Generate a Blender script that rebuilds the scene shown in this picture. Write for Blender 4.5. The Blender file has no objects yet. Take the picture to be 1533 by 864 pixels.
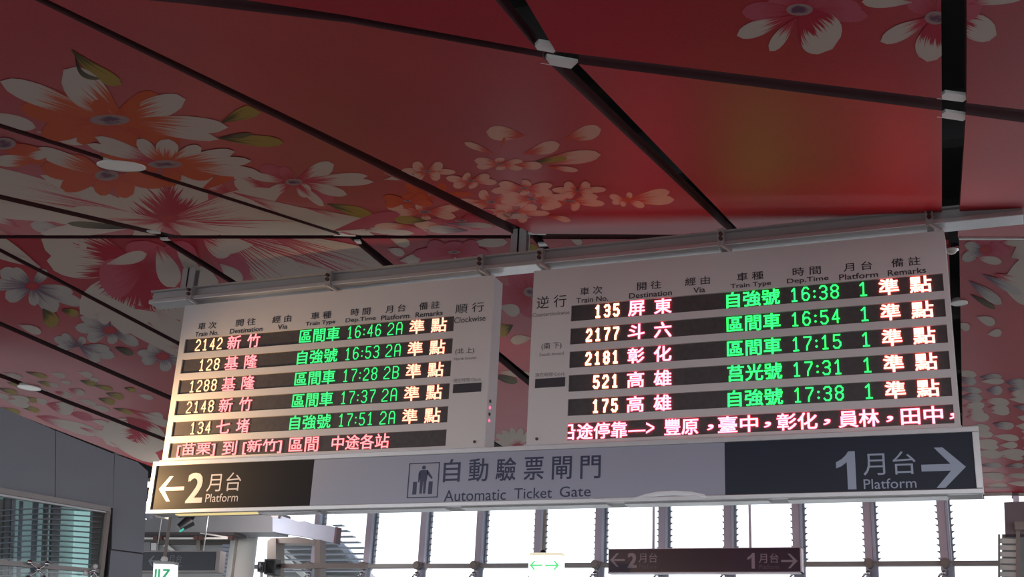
import bpy, bmesh, math, random
from mathutils import Vector, Matrix
random.seed(7)
S = bpy.context.scene
COL = S.collection

# ------------------------------------------------------------------ camera
AX = Vector((0.92685072, -0.08750865, -0.365089))     # world X in camera axes (right, down, forward)
AY = Vector((0.37235345, 0.33850944, 0.86415523))
AZ = Vector((0.04796502, -0.93688505, 0.34633187))
F, CX, CY = 1823.18, 766.5, 432.0
CAM = Vector((0, 0, 1.6))
cam = bpy.data.cameras.new('camera')
cam.sensor_width = 36.0
cam.lens = F / 1533 * 36.0
cam.clip_start = 0.05
cam.clip_end = 500
cob = bpy.data.objects.new('camera', cam)
COL.objects.link(cob)
rot = Matrix(((AX.x, -AX.y, -AX.z), (AY.x, -AY.y, -AY.z), (AZ.x, -AZ.y, -AZ.z)))
cob.matrix_world = Matrix.Translation(CAM) @ rot.to_4x4()
S.camera = cob

# ------------------------------------------------------------------ light
S.view_settings.view_transform = 'Standard'
S.view_settings.look = 'None'
S.view_settings.gamma = 1
S.view_settings.use_curve_mapping = False
S.view_settings.exposure = 0.0
W = bpy.data.worlds.new('overcast_sky')
S.world = W
W.use_nodes = True
W.node_tree.nodes['Background'].inputs[0].default_value = (0.93, 0.96, 1.0, 1)
W.node_tree.nodes['Background'].inputs[1].default_value = 2.0


def lamp(name, typ, loc, aim, energy, color, **kw):
    l = bpy.data.lights.new(name, typ)
    l.energy = energy
    l.color = color
    for k, v in kw.items():
        setattr(l, k, v)
    o = bpy.data.objects.new(name, l)
    o.location = loc
    if aim is not None:
        o.rotation_euler = (Vector(aim) - Vector(loc)).to_track_quat('-Z', 'Y').to_euler()
    COL.objects.link(o)
    return o


lamp('added_glare_spot', 'SPOT', (-5.75, 6.0, 3.05), (-5.2, 6.5, 3.25), 210, (1.0, 0.62, 0.28), spot_size=1.5, spot_blend=1.0, shadow_soft_size=0.08)  # added spot, imitates warm sun glare on the left edge of the signs


lamp('added_west_fill', 'POINT', (-9.2, 13.0, 4.0), None, 55, (1, 0.97, 0.92), shadow_soft_size=0.25)  # added fill without a fixture, brightens the column and left background


# ------------------------------------------------------------------ helpers: geometry
def ray(px, py):
    c = Vector((px - CX, py - CY, F))
    return Vector((AX.dot(c), AY.dot(c), AZ.dot(c)))


def onY(px, py, Y):
    d = ray(px, py)
    return CAM + d * (Y / d.y)


def onZ(px, py, z):
    d = ray(px, py)
    return CAM + d * ((z - CAM.z) / d.z)


def onP(px, py, pl):
    d = ray(px, py)
    return CAM + d * ((pl[0] - CAM).dot(pl[1]) / d.dot(pl[1]))


WLOC = {}


def link(o, parent, loc=(0, 0, 0)):
    COL.objects.link(o)
    o.location = loc
    WLOC[o.name] = Vector(loc)
    if parent is not None:
        o.parent = parent
        o.matrix_parent_inverse = Matrix.Translation(-WLOC[parent.name])
    return o


def tag(o, label=None, cat=None, group=None, kind=None):
    if label: o['label'] = label
    if cat: o['category'] = cat
    if group: o['group'] = group
    if kind: o['kind'] = kind
    return o


def empty(name, loc, label=None, cat=None, group=None, kind=None, parent=None):
    o = bpy.data.objects.new(name, None)
    o.empty_display_size = 0.1
    link(o, parent, loc)
    return tag(o, label, cat, group, kind)


def obj(name, bm, mat, parent=None, loc=(0, 0, 0), smooth=False):
    if isinstance(bm, bmesh.types.BMesh):
        me = bpy.data.meshes.new(name)
        bm.to_mesh(me)
        bm.free()
        if smooth:
            for p in me.polygons: p.use_smooth = True
        me.materials.append(mat)
    else:
        me = bm
    o = bpy.data.objects.new(name, me)
    return link(o, parent, loc)


def BM():
    return bmesh.new()


def box(bm, x0, x1, y0, y1, z0, z1, bev=0.0):
    r = bmesh.ops.create_cube(bm, size=1.0)
    vs = r['verts']
    for v in vs:
        v.co = Vector(((x0 + x1) / 2 + v.co.x * (x1 - x0), (y0 + y1) / 2 + v.co.y * (y1 - y0), (z0 + z1) / 2 + v.co.z * (z1 - z0)))
    if bev > 0:
        es = list({e for v in vs for e in v.link_edges})
        bmesh.ops.bevel(bm, geom=es, offset=bev, segments=2, affect='EDGES', profile=0.5)
    return bm


def frame_of(d):
    d = d.normalized()
    a = Vector((0, 0, 1)) if abs(d.z) < 0.9 else Vector((1, 0, 0))
    u = d.cross(a).normalized()
    return u, d.cross(u).normalized()


def tube(bm, a, b, r, r2=None, n=12):
    a, b = Vector(a), Vector(b)
    r2 = r if r2 is None else r2
    u, v = frame_of(b - a)
    A = [bm.verts.new(a + (u * math.cos(t) + v * math.sin(t)) * r) for t in [2 * math.pi * i / n for i in range(n)]]
    B = [bm.verts.new(b + (u * math.cos(t) + v * math.sin(t)) * r2) for t in [2 * math.pi * i / n for i in range(n)]]
    for i in range(n):
        j = (i + 1) % n
        bm.faces.new((A[i], A[j], B[j], B[i]))
    bm.faces.new(A[::-1])
    bm.faces.new(B)
    return bm


def bar(bm, a, b, w, h, up=Vector((0, 0, 1))):
    """rectangular bar from a to b, width w (sideways) and height h (along up)"""
    a, b = Vector(a), Vector(b)
    d = (b - a).normalized()
    s = d.cross(up).normalized()
    t = s.cross(d).normalized()
    vs = []
    for p in (a, b):
        for sx, sz in ((-1, -1), (1, -1), (1, 1), (-1, 1)):
            vs.append(bm.verts.new(p + s * sx * w / 2 + t * sz * h / 2))
    for q in ((0, 1, 2, 3), (7, 6, 5, 4), (0, 4, 5, 1), (1, 5, 6, 2), (2, 6, 7, 3), (3, 7, 4, 0)):
        bm.faces.new([vs[i] for i in q])
    return bm


def prism(bm, pts, d):
    """closed polygon pts (Vectors) extruded by vector d"""
    A = [bm.verts.new(p) for p in pts]
    B = [bm.verts.new(p + d) for p in pts]
    bm.faces.new(A)
    bm.faces.new(B[::-1])
    n = len(A)
    for i in range(n):
        j = (i + 1) % n
        bm.faces.new((A[j], A[i], B[i], B[j]))
    bmesh.ops.recalc_face_normals(bm, faces=bm.faces[:])
    return bm


def ball(bm, c, r, sx=1, sy=1, sz=1, seg=12):
    m = Matrix.Translation(c) @ Matrix.Diagonal((sx * r, sy * r, sz * r, 1))
    bmesh.ops.create_uvsphere(bm, u_segments=seg, v_segments=seg // 2 + 2, radius=1, matrix=m)
    return bm


# ------------------------------------------------------------------ helpers: materials
def mat(name, col, rough=0.5, metal=0.0, noise=0.0, scale=8.0, spec=0.5, bump=0.0, emit=None, estr=0.0):
    m = bpy.data.materials.new(name)
    m.use_nodes = True
    nt = m.node_tree
    b = nt.nodes['Principled BSDF']
    b.inputs['Base Color'].default_value = (*col, 1)
    b.inputs['Roughness'].default_value = rough
    b.inputs['Metallic'].default_value = metal
    b.inputs['Specular IOR Level'].default_value = spec
    if emit:
        b.inputs['Emission Color'].default_value = (*emit, 1)
        b.inputs['Emission Strength'].default_value = estr
    if noise > 0 or bump > 0:
        tc = nt.nodes.new('ShaderNodeTexCoord')
        nz = nt.nodes.new('ShaderNodeTexNoise')
        nz.inputs['Scale'].default_value = scale
        nz.inputs['Detail'].default_value = 5
        nt.links.new(tc.outputs['Object'], nz.inputs['Vector'])
        mx = nt.nodes.new('ShaderNodeMix')
        mx.data_type = 'RGBA'
        mx.inputs[6].default_value = (*[c * (1 - noise) for c in col], 1)
        mx.inputs[7].default_value = (*[min(1, c * (1 + noise)) for c in col], 1)
        nt.links.new(nz.outputs['Fac'], mx.inputs[0])
        nt.links.new(mx.outputs[2], b.inputs['Base Color'])
        if bump > 0:
            bp = nt.nodes.new('ShaderNodeBump')
            bp.inputs['Strength'].default_value = bump
            nt.links.new(nz.outputs['Fac'], bp.inputs['Height'])
            nt.links.new(bp.outputs[0], b.inputs['Normal'])
    return m


def emitter(name, col, s, base=(0.02, 0.02, 0.02)):
    return mat(name, base, 0.5, emit=col, estr=s)


M = {}
M['panel_red'] = None
M['white_board'] = mat('board_face_off_white', (0.56, 0.52, 0.52), 0.42, noise=0.05, scale=3)
M['side_white'] = mat('board_side_off_white', (0.5, 0.46, 0.47), 0.5, noise=0.05, scale=3)
M['led_black'] = mat('display_black', (0.07, 0.06, 0.062), 0.45, noise=0.3, scale=40, spec=0.2)
M['ink'] = mat('printed_ink', (0.025, 0.022, 0.03), 0.5, noise=0.1)
M['grey_ink'] = mat('printed_pale_ink', (0.16, 0.14, 0.15), 0.5, noise=0.1)
M['sign_dark'] = mat('sign_charcoal_film', (0.012, 0.011, 0.014), 0.5, spec=0.15, noise=0.15, scale=4)
M['sign_navy'] = mat('sign_navy_film', (0.016, 0.02, 0.036), 0.4, spec=0.25, noise=0.15, scale=4)
M['sign_grey'] = mat('sign_grey_film', (0.30, 0.30, 0.37), 0.3, noise=0.05, scale=2)
M['sign_letter'] = mat('sign_pale_letter', (0.50, 0.46, 0.48), 0.35, noise=0.04)
M['sign_letter_blue'] = mat('sign_blue_grey_letter', (0.30, 0.34, 0.44), 0.35, noise=0.04)
M['sign_ink'] = mat('sign_navy_ink', (0.02, 0.022, 0.07), 0.4, noise=0.1)
M['aluminium'] = mat('brushed_aluminium', (0.55, 0.54, 0.55), 0.33, 0.55, noise=0.08, scale=20)
M['painted_metal'] = mat('painted_grey_metal', (0.36, 0.34, 0.34), 0.42, 0.1, noise=0.06, scale=6)
M['bolt'] = mat('rusty_bolt', (0.10, 0.05, 0.045), 0.5, 0.6, noise=0.3, scale=60)
M['void'] = mat('ceiling_void_black', (0.012, 0.011, 0.012), 0.9, noise=0.3)
M['panel_edge'] = mat('panel_edge_dark_red', (0.05, 0.008, 0.012), 0.6, noise=0.2)
M['wall'] = mat('blue_grey_wall', (0.26, 0.285, 0.33), 0.55, noise=0.08, scale=2.5, bump=0.02)
M['joint'] = mat('wall_joint_dark', (0.07, 0.06, 0.065), 0.7, noise=0.1)
M['floor'] = mat('floor_grey_stone', (0.25, 0.24, 0.24), 0.5, noise=0.15, scale=3)
M['mullion'] = mat('mullion_mauve_grey', (0.66, 0.58, 0.70), 0.4, 0.0, noise=0.08, scale=6)
M['mullion_bright'] = mat('mullion_blue_steel', (0.62, 0.70, 0.86), 0.3, 0.2, noise=0.08, scale=6)
M['louver'] = mat('louver_blue_grey', (0.34, 0.37, 0.45), 0.45, 0.0, noise=0.1, scale=6)
M['steel'] = mat('polished_steel', (0.7, 0.7, 0.72), 0.12, 1.0, noise=0.05)
M['dark_plastic'] = mat('dark_plastic', (0.015, 0.016, 0.02), 0.4, noise=0.1)
M['lamp_glass'] = mat('downlight_glass', (0.62, 0.58, 0.52), 0.35, noise=0.04)
M['white_paint'] = mat('white_paint', (0.78, 0.78, 0.76), 0.5, noise=0.04)
M['tan'] = mat('tan_steel', (0.30, 0.26, 0.24), 0.5, noise=0.08)
M['duct'] = mat('blue_grey_duct', (0.33, 0.37, 0.48), 0.6, noise=0.12, scale=5, bump=0.05)
M['beam_grey'] = mat('grey_beam', (0.26, 0.27, 0.29), 0.6, noise=0.08, scale=3)
M['far_sign'] = mat('far_sign_maroon', (0.045, 0.02, 0.045), 0.3, noise=0.15, scale=4)
M['far_sign_navy'] = mat('far_sign_navy', (0.012, 0.02, 0.04), 0.3, noise=0.15, scale=4)
M['tube_light'] = emitter('fluorescent_white', (1, 1, 1), 3.0)
M['yellow_strip'] = emitter('warm_strip_light', (1, 0.8, 0.35), 0.8)
M['exit_white'] = emitter('exit_light_white', (0.9, 1.0, 0.94), 1.6)
M['exit_green'] = emitter('exit_light_green', (0.12, 0.85, 0.28), 0.9)
M['exit_green_dark'] = emitter('exit_light_deep_green', (0.03, 0.45, 0.2), 0.8)
M['led_red'] = emitter('indicator_red', (1, 0.08, 0.2), 2.5)
M['led_green'] = emitter('led_green', (0.03, 1.0, 0.20), 1.4)
M['led_white_hot'] = emitter('led_white_bright', (1.0, 0.13, 0.10), 10.0)
M['led_cyan'] = emitter('led_bright_green', (0.016, 1.0, 0.11), 3.2)
M['led_amber'] = emitter('led_pale_amber', (1.0, 0.55, 0.27), 2.1)
M['led_amber_hot'] = emitter('led_amber_bright', (1.0, 0.26, 0.14), 8.0)
M['led_pink'] = emitter('led_coral', (1.0, 0.17, 0.18), 3.0)
M['led_pink_hot'] = emitter('led_hot_pink', (1.0, 0.085, 0.13), 11.0)
M['led_white'] = emitter('led_warm_white', (1.0, 0.36, 0.24), 2.6)
M['green_lens'] = emitter('camera_green_lens', (0.05, 0.75, 0.55), 0.7)
M['roof'] = mat('neighbour_roof_grey', (0.30, 0.30, 0.31), 0.7, noise=0.15, scale=2)
M['glare_strip'] = mat('glare_strip_white', (0.92, 0.93, 0.96), 0.12, 0.0, noise=0.02, emit=None)  # near-white colour standing in for a glare streak on the gate sign
M['teal_glow'] = emitter('lit_room_panel', (0.5, 0.85, 0.83), 0.55, (0.4, 0.5, 0.5))
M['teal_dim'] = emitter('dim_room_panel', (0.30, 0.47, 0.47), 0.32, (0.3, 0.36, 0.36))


def glass_mat():
    m = bpy.data.materials.new('clear_glass')
    m.use_nodes = True
    nt = m.node_tree
    for n in list(nt.nodes):
        if n.type != 'OUTPUT_MATERIAL': nt.nodes.remove(n)
    out = nt.nodes['Material Output']
    tr = nt.nodes.new('ShaderNodeBsdfTransparent')
    tr.inputs[0].default_value = (0.96, 0.98, 0.98, 1)
    gl = nt.nodes.new('ShaderNodeBsdfGlossy')
    gl.inputs['Roughness'].default_value = 0.03
    fr = nt.nodes.new('ShaderNodeFresnel')
    fr.inputs[0].default_value = 1.45
    mx = nt.nodes.new('ShaderNodeMixShader')
    nt.links.new(fr.outputs[0], mx.inputs[0])
    nt.links.new(tr.outputs[0], mx.inputs[1])
    nt.links.new(gl.outputs[0], mx.inputs[2])
    nt.links.new(mx.outputs[0], out.inputs[0])
    return m


M['glass'] = glass_mat()


def red_panel_mat():
    m = mat('red_printed_panel', (0.30, 0.022, 0.038), 0.5, spec=0.12)
    nt = m.node_tree
    b = nt.nodes['Principled BSDF']
    tc = nt.nodes.new('ShaderNodeTexCoord')
    n1 = nt.nodes.new('ShaderNodeTexNoise'); n1.inputs['Scale'].default_value = 0.7; n1.inputs['Detail'].default_value = 2
    n2 = nt.nodes.new('ShaderNodeTexNoise'); n2.inputs['Scale'].default_value = 90; n2.inputs['Detail'].default_value = 3
    nt.links.new(tc.outputs['Object'], n1.inputs['Vector'])
    nt.links.new(tc.outputs['Object'], n2.inputs['Vector'])
    r = nt.nodes.new('ShaderNodeValToRGB')
    r.color_ramp.elements[0].position = 0.32; r.color_ramp.elements[0].color = (0.38, 0.012, 0.030, 1)
    r.color_ramp.elements[1].position = 0.72; r.color_ramp.elements[1].color = (0.48, 0.020, 0.034, 1)
    nt.links.new(n1.outputs['Fac'], r.inputs[0])
    mx = nt.nodes.new('ShaderNodeMix'); mx.data_type = 'RGBA'; mx.blend_type = 'MULTIPLY'
    mx.inputs[0].default_value = 0.35
    nt.links.new(r.outputs[0], mx.inputs[6])
    nt.links.new(n2.outputs['Fac'], mx.inputs[7])
    nt.links.new(mx.outputs[2], b.inputs['Base Color'])
    return m


M['panel_red'] = red_panel_mat()


def petal_mat(name, inner, outer, mid=0.45, spread=0.12, jag=0.5, streak=16.0, rim=None):
    """printed petal: inner colour near the base breaking into the outer colour in brush streaks"""
    m = mat('print_' + name, outer, 0.6, spec=0.03)
    nt = m.node_tree
    b = nt.nodes['Principled BSDF']
    uv = nt.nodes.new('ShaderNodeUVMap'); uv.uv_map = 'UVMap'
    sx = nt.nodes.new('ShaderNodeSeparateXYZ')
    nt.links.new(uv.outputs[0], sx.inputs[0])
    mp = nt.nodes.new('ShaderNodeMapping')
    mp.inputs['Scale'].default_value = (1.3, streak, 1)
    nt.links.new(uv.outputs[0], mp.inputs[0])
    nz = nt.nodes.new('ShaderNodeTexNoise'); nz.inputs['Scale'].default_value = 1.0; nz.inputs['Detail'].default_value = 4
    nt.links.new(mp.outputs[0], nz.inputs['Vector'])
    ma = nt.nodes.new('ShaderNodeMath'); ma.operation = 'SUBTRACT'; ma.inputs[1].default_value = 0.5
    nt.links.new(nz.outputs['Fac'], ma.inputs[0])
    mb = nt.nodes.new('ShaderNodeMath'); mb.operation = 'MULTIPLY_ADD'; mb.inputs[1].default_value = jag * 2.2
    nt.links.new(ma.outputs[0], mb.inputs[0])
    nt.links.new(sx.outputs[0], mb.inputs[2])
    r = nt.nodes.new('ShaderNodeValToRGB')
    e = r.color_ramp.elements
    e[0].position = max(0, mid - spread); e[0].color = (*inner, 1)
    e[1].position = min(1, mid + spread); e[1].color = (*outer, 1)
    if rim:
        x = e.new(min(0.999, 0.93)); x.color = (*outer, 1)
        y = e.new(1.0); y.color = (*rim, 1)
    nt.links.new(mb.outputs[0], r.inputs[0])
    nt.links.new(r.outputs[0], b.inputs['Base Color'])
    return m


OR = (0.50, 0.085, 0.03); PK = (0.42, 0.04, 0.07); CR = (0.50, 0.42, 0.37); VI = (0.14, 0.08, 0.12)
P = {
    'or': petal_mat('orange_to_cream', OR, CR, 0.50, 0.10, 0.5),
    'oo': petal_mat('orange', (0.45, 0.05, 0.03), OR, 0.3, 0.3, 0.4),
    'pk': petal_mat('pink_to_cream', PK, CR, 0.42, 0.10, 0.5),
    'pp': petal_mat('rose', (0.36, 0.03, 0.05), (0.45, 0.09, 0.13), 0.4, 0.3, 0.4),
    'wh': petal_mat('cream_with_rose_streaks', PK, CR, 0.20, 0.10, 0.40, 22),
    'st': petal_mat('cream_full_rose_streaks', PK, CR, 0.34, 0.10, 1.0, 34),
    'fr': petal_mat('cream_fringed_inside', (0.36, 0.025, 0.05), CR, 0.55, 0.04, 0.42, 26),
    'vi': petal_mat('cream_with_violet_streaks', VI, (0.42, 0.37, 0.35), 0.42, 0.22, 0.55, 14),
    'cw': petal_mat('plain_cream', (0.44, 0.30, 0.28), CR, 0.12, 0.2, 0.3),
    'sa': petal_mat('salmon', (0.50, 0.07, 0.05), (0.60, 0.36, 0.28), 0.42, 0.14, 0.5),
    'ye': petal_mat('olive_leaf', (0.06, 0.05, 0.02), (0.32, 0.22, 0.05), 0.35, 0.2, 0.6, 6),
    'yr': petal_mat('yellow_bud', (0.36, 0.26, 0.07), (0.30, 0.20, 0.05), 0.4, 0.2, 0.6, 5),
    'dk': petal_mat('dark_leaf', (0.03, 0.02, 0.02), (0.12, 0.10, 0.06), 0.45, 0.3, 0.6, 6),
    'ce': petal_mat('flower_centre', (0.12, 0.05, 0.09), (0.30, 0.20, 0.20), 0.5, 0.2, 0.8, 4),
    'rc': petal_mat('red_flower_centre', (0.42, 0.05, 0.05), (0.36, 0.04, 0.06), 0.5, 0.2, 0.8, 4),
}

# ------------------------------------------------------------------ ceiling
D = 6.5                                   # depth of the sign plane
Z0 = 4.617                                # height of the level part of the ceiling
fa, fb = onZ(0, 354, Z0), onZ(1533, 357, Z0)
fd = (fb - fa).normalized()
vN = ray(1425, 668).normalized()
PN = (fb, fd.cross(vN).normalized())
d1, d2 = onP(290, 0, PN), onP(1533, 180, PN)
vT = ray(1428, 877).normalized()
PT = (d2, (d2 - d1).normalized().cross(vT).normalized())
PF = (fb, Vector((0, 0, 1)))
for p in (PN, PT):
    if p[1].z < 0: p[1].negate()


def clip_poly(poly, clip):
    """Sutherland-Hodgman; poly = [(x, y, u, v)], clip = convex [(x, y)] (any winding)"""
    ar = sum(clip[i][0] * clip[(i + 1) % len(clip)][1] - clip[(i + 1) % len(clip)][0] * clip[i][1] for i in range(len(clip)))
    sg = 1 if ar > 0 else -1
    out = poly
    for i in range(len(clip)):
        a, b = clip[i], clip[(i + 1) % len(clip)]
        inp, out = out, []
        if not inp: return []

        def side(p): return sg * ((b[0] - a[0]) * (p[1] - a[1]) - (b[1] - a[1]) * (p[0] - a[0]))
        for k in range(len(inp)):
            c, n = inp[k], inp[(k + 1) % len(inp)]
            sc, sn = side(c), side(n)
            if sc >= 0: out.append(c)
            if (sc >= 0) != (sn >= 0):
                t = sc / (sc - sn)
                out.append(tuple(c[j] + (n[j] - c[j]) * t for j in range(len(c))))
    return out


ceiling = empty('ceiling', (0, 8, Z0), kind='structure')
tag(ceiling, 'red fabric ceiling panels printed with large flowers, dark gaps between them')
# panels: outlines of the panels in the three ceiling planes
PANELS = {
    'N_left': (PN, [(-500, -92), (-30, -40), (80, 14), (772, 352), (522, 352), (-500, 24)]),
    'N_mid': (PN, [(35, -18), (290, 7), (520, 34), (812, 86), (1096, 352), (798, 350)]),
    'N_right': (PN, [(866, 96), (1410, 166), (1410, 355), (1114, 353)]),
    'N_far_right': (PN, [(1446, 172), (1700, 206), (1700, 357), (1434, 356)]),
    'N_low': (PN, [(-500, 34), (509, 352), (262, 352), (-500, 174)]),
    'N_lowest': (PN, [(-500, 183), (234, 352), (-500, 352)]),
    'T_left': (PT, [(290, -12), (500, -120), (640, -120), (804, 75), (512, 22)]),
    'T_mid': (PT, [(832, 77), (716, -120), (1408, -120), (1410, 148)]),
    'T_right': (PT, [(1447, 154), (1447, -120), (1700, -120), (1700, 184)]),
    'T_far_left': (PT, [(-500, -220), (470, -120), (270, -16), (-30, -52), (-500, -102)]),
    'F_1': (PF, [(-26, 357), (236, 357), (832, 727), (680, 727)]),
    'F_2': (PF, [(251, 357), (524, 357), (988, 740), (862, 736)]),
    'F_3': (PF, [(541, 357), (797, 357), (1088, 740), (1008, 740)]),
    'F_4': (PF, [(812, 358), (1420, 359), (1434, 740), (1110, 740)]),
    'F_5': (PF, [(1436, 359), (1700, 361), (1700, 745), (1443, 742)]),
    'F_6': (PF, [(-38, 357), (-200, 357), (-200, 394), (565, 727), (668, 727)]),
    'F_7': (PF, [(-200, 401), (-200, 481), (432, 727), (548, 727)]),
    'F_8': (PF, [(-200, 488), (-200, 533), (300, 727), (418, 727)]),
}
pobj = {}
for key, (pl, px) in PANELS.items():
    bm = BM()
    pts = [onP(x, y, pl) for x, y in px]
    A = [bm.verts.new(p) for p in pts]
    B = [bm.verts.new(p + pl[1] * 0.055) for p in pts]
    f0 = bm.faces.new(A)
    f1 = bm.faces.new(B[::-1])
    side = []
    for i in range(len(A)):
        j = (i + 1) % len(A)
        side.append(bm.faces.new((A[j], A[i], B[i], B[j])))
    for s in side: s.material_index = 1
    f1.material_index = 1
    bmesh.ops.recalc_face_normals(bm, faces=bm.faces[:])
    o = obj('ceiling_panel', bm, M['panel_red'], ceiling)
    o.data.materials.append(M['panel_edge'])
    pobj[key] = o

PRINT_N = [0]
FLW = [0]


def petal_cells(b, t, w, bend=0.0, full=0.52, peak=1.65, nu=12, nv=4):
    bx, by = b
    tx, ty = t
    dx, dy = tx - bx, ty - by
    L = math.hypot(dx, dy) or 1
    nx, ny = -dy / L, dx / L
    g = []
    for i in range(nu + 1):
        u = i / nu
        ww = w / 2 * max(0.0, math.sin(math.pi * u ** peak)) ** full
        if i == 0: ww = w * 0.04
        row = []
        for j in range(nv + 1):
            v = j / nv * 2 - 1
            off = v * ww + bend * math.sin(math.pi * u)
            row.append((bx + dx * u + nx * off, by + dy * u + ny * off, u, j / nv))
        g.append(row)
    return [[g[i][j], g[i + 1][j], g[i + 1][j + 1], g[i][j + 1]] for i in range(nu) for j in range(nv)]


def disc_cells(c, rx, ry, n=18, ang=0.0):
    ca, sa = math.cos(ang), math.sin(ang)
    ring = []
    for i in range(n):
        a = 2 * math.pi * i / n
        x, y = rx * math.cos(a), ry * math.sin(a)
        ring.append((c[0] + x * ca - y * sa, c[1] + x * sa + y * ca, 1.0, i / n))
    return [[(c[0], c[1], 0, ring[i][3]), ring[i], ring[(i + 1) % n]] for i in range(n)]


def flower(keys, items, label=None):
    """items: ('kind', base, tip, width[, bend]) petals or ('kind', centre, (rx, ry)) discs, printed on the panels named in keys"""
    FLW[0] += 1
    for key in keys:
        loc_n = 0
        pl, cl = PANELS[key]
        vs, fs, uvs, mi = [], [], [], []
        mats = []
        for it in items:
            PRINT_N[0] += 1
            loc_n += 1
            eps = 0.0006 + 0.00006 * loc_n + 0.0005 * (FLW[0] % 5)
            if len(it) == 3:
                cells = disc_cells(it[1], *it[2])
            else:
                cells = petal_cells(it[1], it[2], it[3], it[4] if len(it) > 4 else 0.0)
            m = P[it[0]]
            if m not in mats: mats.append(m)
            for c in cells:
                q = clip_poly(c, cl)
                if len(q) < 3: continue
                base = len(vs)
                for (x, y, u, v) in q:
                    vs.append(onP(x, y, pl) - pl[1] * eps)
                    uvs.append((u, v + PRINT_N[0] * 0.37))
                fs.append(list(range(base, base + len(q))))
                mi.append(mats.index(m))
        if not fs: continue
        me = bpy.data.meshes.new('printed_flower')
        me.from_pydata(vs, [], fs)
        uvl = me.uv_layers.new(name='UVMap')
        for lp in me.loops: uvl.data[lp.index].uv = uvs[lp.vertex_index]
        for m in mats: me.materials.append(m)
        for p, k in zip(me.polygons, mi): p.material_index = k
        bm = BM(); bm.from_mesh(me)
        bmesh.ops.remove_doubles(bm, verts=bm.verts[:], dist=1e-5)
        bm.to_mesh(me); bm.free()
        o = obj('printed_flower', me, None, pobj[key])
        if label: o['label'] = label


def rosette(kind, c, rx, ry, n, w, ph=0.0, ce='ce', cr=0.16, jit=0.12, seed=0):
    rnd = random.Random(seed)
    it = []
    for i in range(n):
        a = ph + 2 * math.pi * i / n + rnd.uniform(-jit, jit)
        s = rnd.uniform(0.85, 1.1)
        fw = w * (0.55 + 0.45 * abs(math.sin(a)))
        it.append((kind, c, (c[0] + rx * s * math.cos(a), c[1] + ry * s * math.sin(a)), fw))
    if ce: it.append((ce, c, (rx * cr, ry * cr * 0.8)))
    return it


NL = ('N_left', 'N_low', 'N_lowest')
# orange and cream flower, upper left
c = (165, 180)
flower(NL, [('oo', c, (30, 160), 34), ('oo', c, (40, 140), 30), ('oo', c, (60, 200), 34), ('oo', c, (235, 140), 30), ('oo', c, (115, 212), 26), ('oo', c, (205, 222), 30), ('oo', c, (270, 212), 26),
            ('oo', c, (160, 226), 26),
            ('or', c, (0, 121), 32), ('or', (190, 190), (95, 104), 52), ('or', c, (278, 148), 34), ('or', c, (342, 190), 26), ('or', c, (328, 208), 16), ('oo', c, (210, 150), 18), ('oo', c, (140, 150), 22), ('ce', (164, 179), (30, 8))],
       'orange and cream daisy')
flower(NL, [('ye', (107, 74), (182, 126), 22, 6), ('dk', (112, 82), (150, 118), 8, 12)])
flower(NL, [('ye', (332, 183), (392, 163), 20, -3), ('ye', (326, 206), (425, 213), 17), ('dk', (326, 206), (378, 200), 7)])
# second daisy
c = (247, 245)
flower(NL, [('oo', c, (190, 262), 22), ('oo', c, (262, 278), 30), ('oo', c, (320, 262), 26), ('oo', c, (150, 232), 18),
            ('pk', c, (130, 215), 14), ('pk', c, (142, 204), 16), ('or', c, (205, 208), 20), ('or', c, (252, 207), 34), ('or', c, (302, 220), 22), ('or', c, (352, 226), 18), ('or', c, (377, 240), 16), ('or', c, (392, 259), 18), ('ce', c, (26, 6))], 'daisy with orange middle')
flower(NL, [('cw', (55, 197), (130, 213), 17), ('cw', (-30, 168), (54, 191), 20), ('pk', (345, 288), (292, 263), 18), ('pk', (400, 290), (350, 271), 20), ('pk', (405, 283), (330, 254), 10), ('oo', (300, 285), (360, 250), 18)])
# pink flower right of it
c = (440, 272)
flower(NL, [('pp', c, (390, 250), 22), ('pp', c, (500, 300), 22), ('pp', c, (420, 250), 16), ('pk', c, (500, 246), 24), ('pk', c, (551, 263), 14), ('pk', c, (560, 272), 12), ('pk', c, (520, 291), 15), ('pk', c, (464, 292), 20), ('pk', c, (398, 292), 16), ('pk', c, (372, 262), 12),
            ('pk', c, (485, 308), 12), ('ce', c, (13, 5))], 'pink and cream flower')
flower(NL, [('ye', (490, 305), (560, 324), 16), ('ye', (470, 318), (520, 330), 13), ('wh', (350, 288), (560, 352), 18), ('wh', (380, 300), (500, 345), 14), ('wh', (455, 310), (610, 350), 12), ('cw', (550, 345), (640, 345), 10), ('pp', (500, 345), (600, 320), 20)])
# orange daisies on the lower left panel
c = (160, 262)
flower(NL, [('oo', c, (60, 250), 30), ('oo', c, (90, 280), 26), ('oo', c, (200, 290), 30), ('oo', c, (250, 275), 22), ('oo', c, (100, 235), 24), ('oo', c, (150, 292), 26), ('or', c, (52, 222), 22), ('ce', c, (18, 8))], 'orange daisy')
flower(NL, [('oo', (8, 214), (70, 240), 26), ('oo', (8, 214), (-40, 240), 26), ('oo', (8, 214), (30, 250), 20), ('or', (20, 240), (75, 228), 14), ('or', (60, 240), (-10, 240), 18), ('ce', (6, 214), (18, 9))])
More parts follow.
